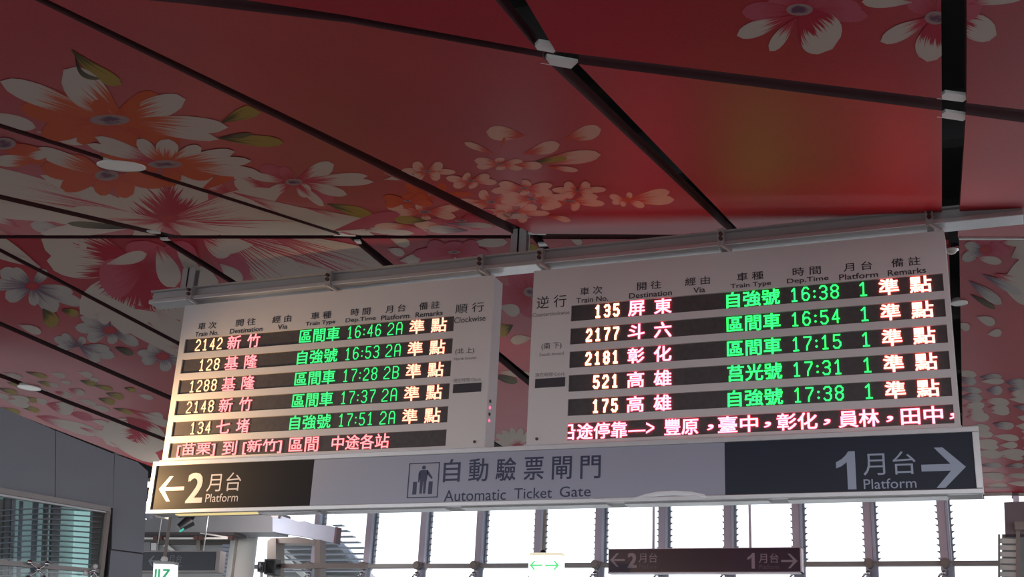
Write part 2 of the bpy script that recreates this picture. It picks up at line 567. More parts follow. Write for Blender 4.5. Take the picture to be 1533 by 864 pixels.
# broad streaked flower
c = (248, 330)
flower(NL, [('st', c, (-90, 246), 34), ('st', c, (-90, 286), 36), ('wh', c, (-60, 312), 24), ('wh', c, (60, 262), 20), ('fr', (275, 345), (180, 262), 62), ('fr', c, (300, 270), 64), ('st', c, (520, 340), 56), ('st', c, (420, 290), 40), ('wh', c, (330, 362), 34), ('wh', c, (500, 375), 20),
            ('wh', c, (200, 362), 30), ('wh', c, (60, 350), 20), ('wh', c, (110, 310), 12), ('rc', (252, 326), (16, 7))], 'large cream flower with rose streaks')
flower(NL, [('cw', (140, 338), (62, 318), 18), ('vi', (110, 352), (45, 335), 18), ('wh', (30, 340), (-60, 306), 14), ('wh', (20, 352), (-80, 330), 12), ('dk', (200, 342), (100, 334), 10), ('cw', (-10, 300), (50, 312), 7)])
# blossom cluster near the middle
K = ('N_mid', 'N_left')
cl_items = []
for k, (c, rx, ry, kd) in enumerate([((639, 256), 42, 14, 'sa'), ((705, 270), 38, 12, 'sa'), ((785, 281), 52, 12, 'sa'), ((650, 291), 60, 18, 'oo'), ((735, 302), 60, 16, 'sa'), ((636, 317), 62, 16, 'sa'),
                                       ((797, 298), 55, 14, 'sa'), ((865, 284), 45, 11, 'sa'), ((853, 301), 58, 13, 'sa'), ((749, 245), 42, 10, 'sa'), ((690, 330), 60, 14, 'pp'), ((770, 318), 55, 12, 'sa'), ((610, 300), 40, 12, 'oo')]):
    flower(K, rosette(kd, c, rx, ry, 6, 15, 0.3 * k, seed=k), 'small salmon blossom')
flower(K, [('sa', (939, 300), (1003, 287), 16), ('sa', (939, 300), (1010, 299), 15), ('sa', (939, 300), (912, 293), 9), ('sa', (939, 300), (916, 303), 9), ('sa', (939, 300), (944, 288), 9), ('sa', (939, 300), (965, 309), 10), ('sa', (939, 300), (930, 308), 8), ('oo', (939, 299), (7, 3))], 'single salmon blossom')
flower(K, [('sa', (785, 203), (728, 197), 22), ('sa', (845, 208), (900, 193), 22), ('sa', (784, 230), (838, 216), 19), ('oo', (750, 220), (756, 205), 5)])
flower(K, [('sa', (800, 242), (900, 231), 20), ('sa', (738, 229), (695, 213), 9), ('ye', (795, 243), (850, 236), 9), ('sa', (820, 249), (866, 255), 8), ('sa', (770, 246), (812, 248), 12)])
flower(K, [('sa', (670, 340), (620, 335), 12), ('ye', (640, 330), (590, 328), 12), ('vi', (700, 345), (640, 342), 12), ('pp', (560, 345), (640, 350), 20), ('cw', (540, 344), (620, 349), 9), ('cw', (795, 325), (750, 321), 9), ('sa', (820, 322), (855, 330), 8), ('pp', (690, 325), (740, 318), 14),
           ('vi', (668, 334), (740, 338), 8)])
flower(K, [('cw', (575, 268), (620, 262), 9), ('cw', (575, 258), (625, 272), 9), ('sa', (620, 338), (560, 338), 10)])
# top right flowers
T = ('T_mid', 'T_right')
c = (1197, 14)
flower(T, [('pp', c, (1150, 2), 26), ('pp', c, (1110, 18), 28), ('pp', c, (1290, 12), 30), ('pp', c, (1300, 24), 24), ('pp', c, (1240, -20), 34), ('pp', c, (1190, -30), 34), ('pk', (1185, 24), (1103, 53), 24), ('pk', (1192, 26), (1152, 76), 20), ('fr', (1197, 10), (1246, 73), 68), ('ce', c, (20, 9))],
       'rose and cream flower at the ceiling edge')
c = (1400, 24)
flower(T, [('pp', c, (1440, -20), 40), ('pp', c, (1360, -10), 34), ('pk', c, (1318, 62), 24), ('fr', c, (1388, 92), 44), ('fr', (1410, 20), (1492, 52), 40), ('pp', c, (1470, 8), 34), ('cw', (1365, 3), (1290, 2), 18), ('wh', (1450, 6), (1540, -10), 18), ('ce', (1400, 26), (16, 10))], 'rose and cream flower cut by the gap')
# level part, left: fringed big flower
FL = ('F_1', 'F_2', 'F_6', 'F_7', 'F_8')
c = (215, 400)
flower(FL, [('fr', c, (60, 352), 60), ('fr', c, (70, 390), 46), ('fr', c, (120, 470), 50), ('fr', c, (185, 500), 66), ('fr', c, (270, 500), 76), ('fr', c, (330, 440), 60), ('pp', c, (300, 392), 70), ('pp', c, (220, 360), 60), ('pp', c, (150, 425), 60), ('cw', (160, 395), (220, 380), 18),
            ('cw', (118, 358), (128, 374), 10), ('wh', (235, 368), (262, 430), 34), ('wh', (260, 360), (300, 420), 20)], 'large cream flower with fringed rose middle')
c = (330, 345)
flower(FL, [('st', c, (540, 420), 56), ('st', c, (460, 440), 60), ('pp', (300, 352), (372, 420), 40), ('cw', (392, 358), (318, 372), 26), ('st', c, (620, 410), 46), ('st', (300, 352), (350, 375), 40), ('cw', (330, 395), (362, 424), 22), ('st', (400, 350), (640, 440), 40)], 'cream petals with rose streaks')
c = (150, 395)
flower(FL, [('wh', (330, 560), (130, 440), 34), ('wh', (360, 560), (170, 455), 20), ('wh', (300, 530), (180, 480), 24), ('cw', (60, 400), (-50, 345), 34), ('cw', (40, 385), (-70, 360), 20), ('pk', (200, 455), (260, 500), 26), ('wh', (270, 480), (180, 468), 18), ('cw', (230, 462), (300, 520), 24)])
# violet daisies
c = (48, 428)
flower(FL, [('vi', c, (0, 405), 24), ('vi', c, (8, 447), 24), ('vi', c, (86, 466), 28), ('vi', c, (125, 456), 18), ('vi', c, (110, 438), 16), ('vi', c, (18, 402), 18), ('vi', c, (70, 404), 16), ('vi', c, (52, 458), 16), ('vi', c, (-30, 425), 18), ('rc', (49, 428), (11, 6))], 'violet streaked daisy with red middle')
c = (165, 494)
flower(FL, [('vi', c, (112, 490), 16), ('vi', c, (130, 508), 18), ('vi', c, (208, 516), 16), ('vi', c, (212, 488), 15), ('vi', c, (145, 468), 22), ('vi', c, (180, 470), 15), ('vi', c, (170, 515), 16), ('vi', c, (120, 474), 12), ('rc', c, (11, 6))], 'violet streaked daisy')
c = (118, 518)
flower(FL, [('vi', c, (172, 534), 16), ('vi', c, (150, 541), 14), ('vi', c, (80, 506), 13), ('vi', c, (92, 500), 12), ('vi', c, (126, 504), 12), ('vi', c, (165, 522), 12), ('vi', c, (84, 520), 10)])
c = (244, 533)
flower(FL, [('vi', c, (212, 540), 18), ('vi', c, (222, 516), 18), ('vi', c, (265, 515), 18), ('vi', c, (285, 545), 18), ('vi', c, (250, 556), 18), ('vi', c, (205, 527), 12), ('rc', c, (11, 6))])
flower(FL, [('ye', (64, 462), (84, 488), 22), ('ye', (92, 464), (118, 470), 12), ('cw', (28, 486), (62, 498), 12), ('cw', (142, 470), (166, 478), 20), ('dk', (172, 520), (200, 530), 10), ('vi', (255, 487), (286, 498), 14)])
# small petals on the lower strips
rnd = random.Random(3)
small = [(87, 561, 22, 8, 'cw'), (128, 560, 22, 9, 'cw'), (133, 573, 28, 9, 'ye'), (55, 561, 34, 7, 'ye'), (183, 557, 22, 8, 'cw'), (67, 574, 22, 8, 'ye'), (80, 576, 18, 6, 'cw'), (98, 572, 18, 6, 'cw'),
         (155, 580, 30, 7, 'ye'), (195, 583, 18, 7, 'ye'), (218, 594, 24, 7, 'cw'), (140, 568, 18, 6, 'cw'), (172, 592, 28, 10, 'ye'), (160, 600, 26, 10, 'ye'), (115, 586, 26, 9, 'pk'), (95, 590, 28, 9, 'pk'),
         (130, 602, 30, 8, 'cw'), (150, 611, 30, 8, 'cw'), (90, 610, 42, 18, 'pk'), (98, 607, 30, 12, 'cw'), (60, 600, 24, 8, 'cw'), (45, 612, 30, 8, 'ye'), (25, 603, 40, 11, 'cw'), (12, 585, 30, 8, 'ye'), (30, 596, 30, 9, 'cw'),
         (232, 623, 26, 13, 'cw'), (212, 621, 12, 8, 'cw'), (185, 615, 32, 7, 'ye'), (20, 562, 30, 7, 'cw'), (150, 632, 26, 8, 'cw'), (120, 622, 40, 12, 'pp'), (74, 628, 40, 12, 'pp'), (15, 615, 34, 9, 'ye'), (45, 598, 22, 8, 'ye'),
         (60, 585, 22, 6, 'cw'), (20, 575, 20, 6, 'ye'), (0, 592, 30, 8, 'cw')]
for i, (x, y, w, h, k) in enumerate(small):
    a = 0.25
    flower(('F_7', 'F_8'), [(k, (x - w / 2 * math.cos(a), y - w / 2 * math.sin(a)), (x + w / 2 * math.cos(a), y + w / 2 * math.sin(a)), h)])
flower(('F_7', 'F_8'), [('wh', (60, 625), (150, 650), 16), ('fr', (245, 640), (150, 652), 44), ('fr', (190, 625), (245, 672), 40), ('wh', (150, 650), (240, 690), 22), ('wh', (120, 640), (200, 665), 14), ('pk', (190, 612), (262, 640), 12)], 'cream fringed petals by the wall')
# seen between beam and fold, and in the slot between the boards
FM = ('F_3', 'F_4', 'F_2')
flower(FM, [('cw', (585, 357), (614, 366), 14), ('cw', (598, 390), (630, 386), 14), ('cw', (580, 372), (606, 380), 12), ('cw', (700, 364), (760, 362), 14), ('ye', (782, 366), (806, 374), 12), ('cw', (855, 358), (872, 364), 10), ('cw', (672, 392), (690, 386), 8)])
flower(FM, rosette('pp', (680, 377), 60, 18, 7, 26, 0.2, seed=4), 'rose flower')
flower(FM, rosette('pp', (792, 437), 52, 36, 7, 34, 0.5, seed=5) + [('vi', (792, 437), (812, 452), 16), ('ce', (793, 437), (9, 7))], 'rose flower between the boards')
flower(FM, [('cw', (748, 458), (778, 468), 18), ('ye', (768, 487), (744, 500), 18), ('cw', (796, 506), (764, 510), 14), ('ye', (740, 470), (755, 505), 10), ('wh', (738, 556), (800, 562), 10), ('dk', (738, 562), (775, 572), 12)])
c = (775, 668)
flower(FM, [('wh', c, (742, 650), 10), ('wh', c, (752, 644), 10), ('wh', c, (765, 640), 10), ('wh', c, (780, 640), 10), ('wh', c, (795, 646), 10), ('wh', c, (738, 662), 9), ('rc', c, (8, 4))], 'cream daisy low between the boards')
# level part, right
FR = ('F_5', 'F_4')
c = (1476, 373)
flower(FR, rosette('pp', c, 34, 16, 7, 22, 0.2, seed=8) + [('vi', c, (1440, 388), 16), ('vi', c, (1444, 366), 14), ('cw', (1515, 385), (1560, 362), 40), ('cw', (1500, 425), (1560, 392), 40), ('wh', (1490, 410), (1560, 450), 40), ('wh', (1460, 385), (1500, 392), 12), ('wh', (1495, 362), (1540, 365), 10), ('rc', c, (10, 7))],
       'flower with cream petals at the right edge')
flower(FR, [('cw', (1462, 474), (1490, 484), 14), ('cw', (1478, 500), (1500, 497), 12), ('cw', (1434, 484), (1452, 492), 12), ('vi', (1450, 420), (1500, 455), 16), ('dk', (1452, 440), (1490, 462), 8), ('vi', (1470, 410), (1530, 440), 14)])
for i in range(46):
    x = 1446 + (i * 37) % 108
    y = 560 + i * 3.7 + rnd.uniform(-5, 5)
    w = rnd.uniform(24, 40) * (1.0 if y < 650 else 1.15)
    flower(('F_5',), [(rnd.choice(['cw', 'cw', 'wh', 'vi']), (x - w / 2, y), (x + w / 2, y + rnd.uniform(-2, 5)), rnd.uniform(9, 14) if y < 680 else 8)])

# white metal clips at the crossings of the gaps
for (pl, a, b, w) in [(PN, (499, 352), (532, 353), 0.05), (PF, (540, 364), (520, 364), 0.05), (PN, (790, 350), (818, 351), 0.05), (PF, (806, 368), (832, 367), 0.05), (PT, (802, 70), (834, 76), 0.05), (PN, (814, 92), (860, 100), 0.05), (PT, (1409, 145), (1448, 150), 0.05), (PN, (1409, 173), (1448, 179), 0.05),
                      (PN, (216, 349), (240, 350), 0.03), (PF, (222, 360), (254, 360), 0.03)]:
    bm = bar(BM(), onP(*a, pl) + pl[1] * 0.01, onP(*b, pl) + pl[1] * 0.01, w, 0.012)
    obj('joint_bracket', bm, M['white_paint'], ceiling)
# dark roof void above the panels
bm = box(BM(), -22, 16, -3.5, 17.6, 5.6, 5.8)
obj('roof_deck', bm, M['void'], ceiling)
bm = BM()
for i in range(9):
    y = 2.2 + i * 1.7
    box(bm, -16, 6, y, y + 0.12, 5.25, 5.6)
obj('roof_purlins', bm, M['void'], ceiling)['kind'] = 'stuff'
# thin bright edge trim along the fold at the right
bm = bar(BM(), onZ(1436, 357, Z0 - 0.012), onZ(1700, 358, Z0 - 0.012), 0.02, 0.012)
obj('edge_trim', bm, M['white_paint'], ceiling)

# ------------------------------------------------------------------ floor, rear wall, side walls
obj('floor', box(BM(), -22, 16, -14, 18, -0.2, 0.0), M['floor'])['kind'] = 'structure'

# ------------------------------------------------------------------ left block wall with its window
VW = ray(2900, 1216); VW.z = 0; VW.normalize()
pw = onY(213, 780, 10.0)
PW = (pw, Vector((VW.y, -VW.x, 0)))       # outward normal towards the concourse


def w2(px, py, off=0.0):
    return onP(px, py, (PW[0] + PW[1] * off, PW[1]))


def wall_poly(name, pts, m, parent, off=0.0, th=0.2):
    bm = prism(BM(), [w2(x, y, off) for x, y in pts], -PW[1] * th)
    return obj(name, bm, m, parent)


wl = empty('wall_left', (pw.x, pw.y, 0), kind='structure')
tag(wl, 'blue-grey clad block at the left with a glazed window')
low = 1500


def pix_z(px, z):                # image row of height z on the wall plane at column px
    lo, hi = 300, 3000
    for _ in range(50):
        m_ = (lo + hi) / 2
        if w2(px, m_).z > z: lo = m_
        else: hi = m_
    return lo


cladding = [
    [(-420, 480), (-15, 603), (-15, 731), (-420, 660)],
    [(-14, 603), (83, 645), (82, 746), (-14, 731)],
    [(84, 645), (171, 680), (169, 761), (83, 746)],
    [(172, 680), (206, 692), (222, 706), (215, 828), (167, 822)],
    [(166, 824), (214, 830), (200, 1130), (140, 1130)],
]
for q in cladding: wall_poly('cladding_panel', q, M['wall'], wl, 0.0, 0.06)
wall_poly('wall_core', [(168, 680), (220, 706), (200, 1130), (150, 1130)], M['joint'], wl, -0.03, 0.3)
wall_poly('wall_core', [(-420, 485), (168, 680), (168, 755), (-420, 655)], M['joint'], wl, -0.03, 0.3)
# window: rails, glass, blades, the lit room behind
win = empty('window_1', (w2(80, 864).x, w2(80, 864).y, 1.0), kind='structure')
tag(win, 'glazed window in the left block with thin horizontal blades')
for q, m, off, th in [([(-420, 656), (166, 759), (166, 766), (-420, 668)], M['painted_metal'], 0.07, 0.10),
                      ([(-420, 668), (166, 766), (166, 769), (-420, 676)], M['aluminium'], 0.03, 0.06),
                      ([(161, 766), (166, 767), (151, 900), (145, 900)], M['tan'], 0.05, 0.10),
                      ([(-420, 800), (150, 852), (150, 858), (-420, 812)], M['painted_metal'], 0.03, 0.05)]:
    wall_poly('window_frame', q, m, win, off, th)
wall_poly('window_pane', [(-420, 672), (0, 741), (-10, 1000), (-420, 1000)], M['glass'], win, 0.0, 0.012)
wall_poly('window_pane', [(1, 741), (163, 767), (140, 1000), (-9, 1000)], M['glass'], win, 0.0, 0.012)
for k in range(14):
    dz = k * 8.0
    wall_poly('blade', [(20, 762 + dz), (72, 759.5 + dz), (164 - k, 766 + dz), (164 - k, 767.2 + dz), (72, 761.5 + dz), (20, 764 + dz)], M['louver'], win, -0.06, 0.05)
for k in range(14):
    dz = k * 8.2
    wall_poly('blade', [(-300, 783 + dz), (20, 762 + dz), (20, 763.6 + dz), (-300, 786 + dz)], M['louver'], win, -0.06, 0.05)
for x0, x1, m in [(-6, 4, 'tan'), (8, 16, 'beam_grey'), (18, 24, 'louver'), (72, 74, 'tan'), (80, 92, 'beam_grey'), (140, 155, 'tan')]:
    wall_poly('inner_post', [(x0, 745), (x1, 748), (x1 - 10, 1000), (x0 - 10, 1000)], M[m], win, -0.14, 0.06)
wall_poly('lit_panel', [(114, 745), (140, 750), (130, 1000), (104, 1000)], M['teal_glow'], win, -0.32, 0.03)
wall_poly('room_partition', [(-420, 640), (170, 745), (150, 1000), (-420, 1000)], M['teal_dim'], win, -0.40, 0.03)
for x0, x1 in [(50, 58), (30, 35), (2, 5), (66, 69)]:
    wall_poly('inner_post', [(x0, 750), (x1, 751), (x1 - 10, 1000), (x0 - 10, 1000)], M['louver'], win, -0.3, 0.02)
for (x, y) in [(58, 853), (140, 854)]:      # point fixings that hold the glass
    fx = bmesh.new()
    cpt = w2(x, y, 0.06)
    ball(fx, cpt, 0.02)
    arms = [(-14, -11), (12, -9), (-16, 12), (7, 12)] if x < 100 else [(3, -6), (-12, 4), (6, 12), (-6, 16)]
    for ax_, ay_ in arms:
        tube(fx, cpt, w2(x + ax_, y + ay_, 0.06), 0.008, n=8)
    so = obj('glass_fixing', fx, M['steel'], win, smooth=True)
    for ax_, ay_ in arms:
        q = w2(x + ax_, y + ay_, 0.065)
        obj('fixing_cap', ball(BM(), q, 0.024, seg=10), M['steel'] if x < 100 else M['white_paint'], so, smooth=True)

# ------------------------------------------------------------------ far glazed wall
YW = 15.6
wallw = empty('window_2', (-5, YW, 0), kind='structure')
tag(wallw, 'tall glazed window wall behind the signs, grey mullions with small brackets')
bk = BM()                                     # one small wedge bracket, shared
prism(bk, [Vector((0, 0, 0.014)), Vector((0, 0, -0.016)), Vector((0.032, 0, 0.010)), Vector((0.032, 0, 0.014))], Vector((0, 0.015, 0)))
bkr = bpy.data.meshes.new('louver_bracket'); bk.to_mesh(bkr); bk.free(); bkr.materials.append(M['louver'])
bk = BM()
prism(bk, [Vector((0, 0, 0.014)), Vector((0, 0, -0.016)), Vector((-0.032, 0, 0.010)), Vector((-0.032, 0, 0.014))], Vector((0, 0.015, 0)))
bkl = bpy.data.meshes.new('louver_bracket'); bk.to_mesh(bkl); bk.free(); bkl.materials.append(M['louver'])
RZ = 3.79                                     # height of the cross rail
mull = [-9.49 + 0.871 * i for i in range(0, 14)]
for i, x in enumerate(mull):
    x *= YW / 15.67
    vis = x > -9.9
    bm = box(BM(), x - 0.075, x + 0.02, YW - 0.06, YW + 0.06, 0.0, 4.62, 0.006)
    mo = obj('mullion', bm, M['mullion'], wallw)
    obj('mullion_strip', box(BM(), x + 0.024, x + 0.055, YW - 0.08, YW + 0.04, RZ, 4.62, 0.004), M['mullion_bright'], mo)
    obj('mullion_strip', box(BM(), x + 0.058, x + 0.078, YW - 0.03, YW + 0.03, RZ, 4.62), M['louver'], mo)
    obj('lower_tube', tube(BM(), (x + 0.04, YW - 0.1, 0), (x + 0.04, YW - 0.1, RZ), 0.045, n=14), M['mullion_bright'], mo, smooth=True)
    nd = BM(); tube(nd, (x - 0.02, YW - 0.2, RZ), (x - 0.02, YW + 0.05, RZ), 0.058, n=16); tube(nd, (x - 0.02, YW - 0.22, RZ), (x - 0.02, YW - 0.2, RZ), 0.045, n=16)
    obj('rail_node', nd, M['tan'], mo)
    hk = BM()
    pts = [Vector((x - 0.04 - 0.07 * math.sin(t), YW - 0.12, RZ - 0.11 - 0.07 * (1 - math.cos(t)))) for t in [k * 0.5 for k in range(7)]]
    for a, b in zip(pts, pts[1:]): tube(hk, a, b, 0.014, n=8)
    ball(hk, pts[0], 0.035)
    obj('glass_clamp', hk, M['steel'], mo, smooth=True)
    for k in range(11):
        z = 3.86 + k * 0.079
        if z > 4.6: break
        obj('louver_bracket', bkr, None, mo, (x + 0.078, YW - 0.02, z))
        if i > 3: obj('louver_bracket', bkl, None, mo, (x - 0.075, YW - 0.02, z))
mull.insert(0, -10.35)
for i in range(len(mull) - 1):
    a, b = mull[i] * YW / 15.67 + 0.06, mull[i + 1] * YW / 15.67 - 0.09
    obj('glass_pane', box(BM(), a, b, YW + 0.03, YW + 0.042, RZ + 0.05, 4.6), M['glass'], wallw)
    obj('glass_pane', box(BM(), a, b, YW + 0.03, YW + 0.042, 0.05, RZ - 0.05), M['glass'], wallw)
obj('cross_rail', box(BM(), -10.6, 3.2, YW - 0.14, YW - 0.05, RZ - 0.03, RZ + 0.03, 0.008), M['painted_metal'], wallw)
obj('head_rail', box(BM(), -13, 4, YW - 0.08, YW + 0.1, 4.585, 4.75), M['joint'], wallw)
# horizontal blades outside that show against the neighbouring roof
for k, xr in enumerate([512, 521, 530, 539, 548, 548, 548, 548, 548]):
    z = onY(520, 786.5 + 8.5 * k, YW + 0.15).z
    x0 = onY(498 if k < 2 else (480 if k < 3 else 414), 800, YW + 0.15).x
    bm = box(BM(), x0, onY(xr, 800, YW + 0.15).x, YW + 0.12, YW + 0.22, z - 0.008, z + 0.008)
    obj('outer_blade', bm, M['louver'], wallw)

# ------------------------------------------------------------------ neighbouring roof outside
YR = 19.0


def poly_y(bm, pts, Y, th):
    return prism(bm, [onY(x, y, Y) for x, y in pts], Vector((0, th, 0)))


rf = empty('station_roof', (onY(460, 864, YR).x, YR, 0), 'sloping grey corrugated roof outside the glazing behind the duct', 'roof')
obj('roof_slope', poly_y(BM(), [(412, 813), (507, 813), (560, 872), (590, 1100), (412, 1100)], YR, 0.3), M['roof'], rf)
obj('roof_edge_beam', bar(BM(), onY(508, 812, YR - 0.1), onY(552, 862, YR - 0.1), 0.06, 0.09), M['duct'], rf)
for k in range(7):
    y = 813 + 8.3 * k
    obj('roof_rib', bar(BM(), onY(415, y, YR - 0.03), onY(506 + 4.6 * k, y + 1, YR - 0.03), 0.05, 0.04), M['beam_grey'], rf)
obj('roof_brace', bar(BM(), onY(412, 825, YR - 0.3), onY(500, 900, YR - 0.3), 0.08, 0.08), M['white_paint'], rf)
obj('roof_brace', bar(BM(), onY(418, 818, YR - 0.25), onY(506, 892, YR - 0.25), 0.04, 0.05), M['aluminium'], rf)

# ------------------------------------------------------------------ right hand building bits
tw = empty('louvered_kiosk', (onY(1515, 850, 14.8).x, 14.8, 0), 'small grey structure with louvered side at the right edge by the glazing', 'kiosk')
YK = 14.8
obj('kiosk_cap', poly_y(BM(), [(1503, 752), (1600, 748), (1600, 800), (1505, 800)], YK, 0.3), mat('kiosk_cap_grey', (0.22, 0.17, 0.20), 0.6, noise=0.1), tw)
obj('kiosk_band', poly_y(BM(), [(1519, 781), (1600, 781), (1600, 793), (1519, 793)], YK - 0.08, 0.06), M['tan'], tw)
obj('kiosk_post', poly_y(BM(), [(1521, 793), (1527, 793), (1529, 1200), (1522, 1200)], YK - 0.02, 0.1), M['tan'], tw)
obj('kiosk_post', poly_y(BM(), [(1494, 800), (1497, 800), (1497, 1200), (1494, 1200)], YK - 0.02, 0.1), M['tan'], tw)
for k in range(9):
    obj('kiosk_slat', poly_y(BM(), [(1496, 806 + 10 * k), (1524, 807 + 10 * k), (1524, 814 + 10 * k), (1496, 813 + 10 * k)], YK + 0.02, 0.02), M['white_paint'], tw)
obj('kiosk_back', poly_y(BM(), [(1500, 800), (1600, 800), (1600, 1250), (1500, 1250)], YK + 0.2, 0.2), M['roof'], tw)
for x0, x1, lb in ((1474, 1514, 'white fluorescent batten at the ceiling edge, left of the pair at the right'), (1526, 1600, 'white fluorescent batten at the ceiling edge, cut by the right border')):
    t = empty('ceiling_batten', onY((x0 + x1) / 2, 740, 15.2), lb, 'ceiling light', 'fluorescent battens by the glazing')
    obj('tube', poly_y(BM(), [(x0, 743), (x1, 742), (x1, 751), (x0, 752)], 15.2, 0.05), M['tube_light'], t)
    obj('housing', poly_y(BM(), [(x0 - 1, 738), (x1 + 1, 737), (x1 + 1, 742), (x0 - 1, 743)], 15.18, 0.1), M['painted_metal'], t)

# ------------------------------------------------------------------ left background: beam, duct, column ...
YB = 14.2
t = empty('concrete_beam', onY(300, 790, YB), 'grey horizontal beam behind the lower left corner of the gate sign', 'beam')
obj('beam_body', poly_y(BM(), [(205, 768), (412, 766), (408, 797), (205, 797)], YB, 0.4), M['beam_grey'], t)
obj('beam_flange', poly_y(BM(), [(205, 797), (350, 797), (350, 801), (205, 801)], YB - 0.03, 0.3), M['joint'], t)
t = empty('ventilation_duct', onY(460, 800, 13.8), 'bluish grey duct slanting down beneath the gate sign', 'duct')
bm = BM()
a = [onY(x, y, 13.8) for x, y in [(408, 768), (425, 774), (447, 781), (456, 780), (470, 785), (492, 787), (504, 790), (501, 813), (485, 810), (450, 803), (408, 796)]]
prism(bm, a, Vector((0, 0.1, 0)))
obj('duct_body', bm, M['duct'], t)
obj('duct_end', poly_y(BM(), [(502, 789), (505, 789), (502, 814), (499, 813)], 13.79, 0.12), mat('duct_end_maroon', (0.10, 0.03, 0.06), 0.5, noise=0.1), t)
obj('duct_wall_bracket', poly_y(BM(), [(406, 766), (418, 766), (416, 776), (406, 774)], 13.75, 0.1), M['painted_metal'], t)
t = empty('round_column', (onY(372, 864, 14.9).x, 14.9, 0), 'thick pale round column beneath the grey beam', 'column')
cxl, cxr = onY(347, 820, 14.9).x, onY(381, 820, 14.9).x
cz = onY(372, 797, 14.9).z
obj('shaft', tube(BM(), ((cxl + cxr) / 2, 14.9, 0), ((cxl + cxr) / 2, 14.9, cz + 0.1), (cxr - cxl) / 2, n=32), M['white_paint'], t, smooth=True)
obj('joint_strip', box(BM(), (cxl + cxr) / 2 - 0.005, (cxl + cxr) / 2 + 0.03, 14.9 - (cxr - cxl) / 2 - 0.01, 14.9 - (cxr - cxl) / 2 + 0.02, 0, cz - 0.12), M['tan'], t)
# portal frame with loudspeakers
YP = 13.2
t = empty('portal_frame', (onY(405, 864, YP).x, YP, 0), 'tan steel portal frame in front of the left window bays', 'frame')
obj('post', poly_y(BM(), [(400, 810), (405, 806), (413, 806), (411, 1180), (396, 1180)], YP, 0.2), M['tan'], t)
obj('lintel', poly_y(BM(), [(405, 806), (447, 804), (473, 809), (473, 814), (413, 813)], YP + 0.02, 0.2), M['tan'], t)
obj('post', poly_y(BM(), [(471, 808), (479, 808), (475, 1180), (467, 1180)], YP + 0.02, 0.15), M['tan'], t)
obj('rail', poly_y(BM(), [(412, 844), (548, 843.5), (548, 851), (412, 850)], YP - 0.05, 0.05), M['tan'], t)
for (x0, x1, y0, y1, lb) in [(396, 413, 837, 860, 'larger dark loudspeaker fixed to the portal frame post'), (386, 395, 841, 856, 'smaller dark loudspeaker left of the larger one')]:
    s = empty('loudspeaker', onY((x0 + x1) / 2, y1, YP - 0.1), lb, 'loudspeaker', 'loudspeakers on the portal frame')
    obj('cabinet', poly_y(BM(), [(x0, y0), (x1, y0), (x1 - 1, y1), (x0 - 1, y1)], YP - 0.17, 0.12), M['dark_plastic'], s)
    obj('grille', poly_y(BM(), [(x0 + 2, y0 + 2), (x1 - 2, y0 + 2), (x1 - 3, y1 - 2), (x0 + 1, y1 - 2)], YP - 0.17, 0.012), M['louver'], s)
    obj('mount', poly_y(BM(), [((x0 + x1) / 2 - 2, y1), ((x0 + x1) / 2 + 1, y1), ((x0 + x1) / 2, 1000), ((x0 + x1) / 2 - 3, 1000)], YP - 0.08, 0.03), M['aluminium'], s)
# pipes, small back wall behind the far left sign
YQ = 15.0
t = empty('back_wall_structure', (onY(280, 830, YQ).x, YQ, 0), 'pale wall with windows and shutters behind the far left sign', 'wall')
obj('wall_face', poly_y(BM(), [(160, 800), (349, 800), (349, 1200), (160, 1200)], YQ, 0.1), mat('pale_grey_plaster', (0.36, 0.37, 0.38), 0.7, noise=0.1, scale=3), t)
obj('dark_lintel', poly_y(BM(), [(170, 808), (350, 809), (350, 816), (170, 815)], YQ - 0.03, 0.03), mat('dark_brown_panel', (0.12, 0.11, 0.10), 0.7, noise=0.1), t)  # plain dark brown lintel strip
obj('wall_strut', poly_y(BM(), [(294, 808), (299, 808), (299, 824), (294, 824)], YQ - 0.06, 0.03), M['tan'], t)
obj('bright_opening', poly_y(BM(), [(226, 813), (234, 813), (234, 824), (226, 824)], YQ - 0.06, 0.03), M['white_paint'], t)
obj('dark_opening', poly_y(BM(), [(213, 812), (225, 812), (225, 824), (213, 824)], YQ - 0.06, 0.03), M['beam_grey'], t)
obj('awning', poly_y(BM(), [(248, 813), (262, 824), (256, 825), (244, 818)], YQ - 0.06, 0.03), M['white_paint'], t)
for k in range(8):
    obj('shutter_slat', poly_y(BM(), [(333, 815 + 6 * k), (348, 815 + 6 * k), (348, 819 + 6 * k), (332, 819 + 6 * k)], YQ - 0.05, 0.03), M['duct'], t)
t = empty('pipe_run', onY(280, 806, 14.0), 'thin white pipe run with dark fittings below the grey beam', 'pipe')
obj('pipe', tube(BM(), onY(205, 806, 14.0), onY(349, 806, 14.0), 0.014, n=10), M['white_paint'], t, smooth=True)
obj('pipe', tube(BM(), onY(300, 798, 14.0), onY(349, 806, 14.0), 0.012, n=10), M['white_paint'], t, smooth=True)
for x in (232, 239, 293, 300, 344):
    obj('fitting', poly_y(BM(), [(x - 3, 802), (x + 3, 802), (x + 3, 808), (x - 3, 808)], 13.95, 0.06), M['bolt'], t)
t = empty('strip_light', onY(217, 776, 11.5), 'short upright white strip light beside the wall corner, left of the gate sign', 'light')
obj('tube', poly_y(BM(), [(215, 751), (220, 751), (216, 777), (211, 777)], 11.5, 0.04), M['tube_light'], t)
obj('housing', poly_y(BM(), [(220.5, 751), (226, 751), (224, 776), (216.5, 776)], 11.5, 0.06), M['duct'], t)
obj('bracket', poly_y(BM(), [(218, 730), (230, 730), (229, 750), (217, 750)], 11.5, 0.08), M['dark_plastic'], t)
t = empty('round_light', onY(240, 776, 12.5), 'flat white lamp just under the lower left corner of the gate sign', 'light')
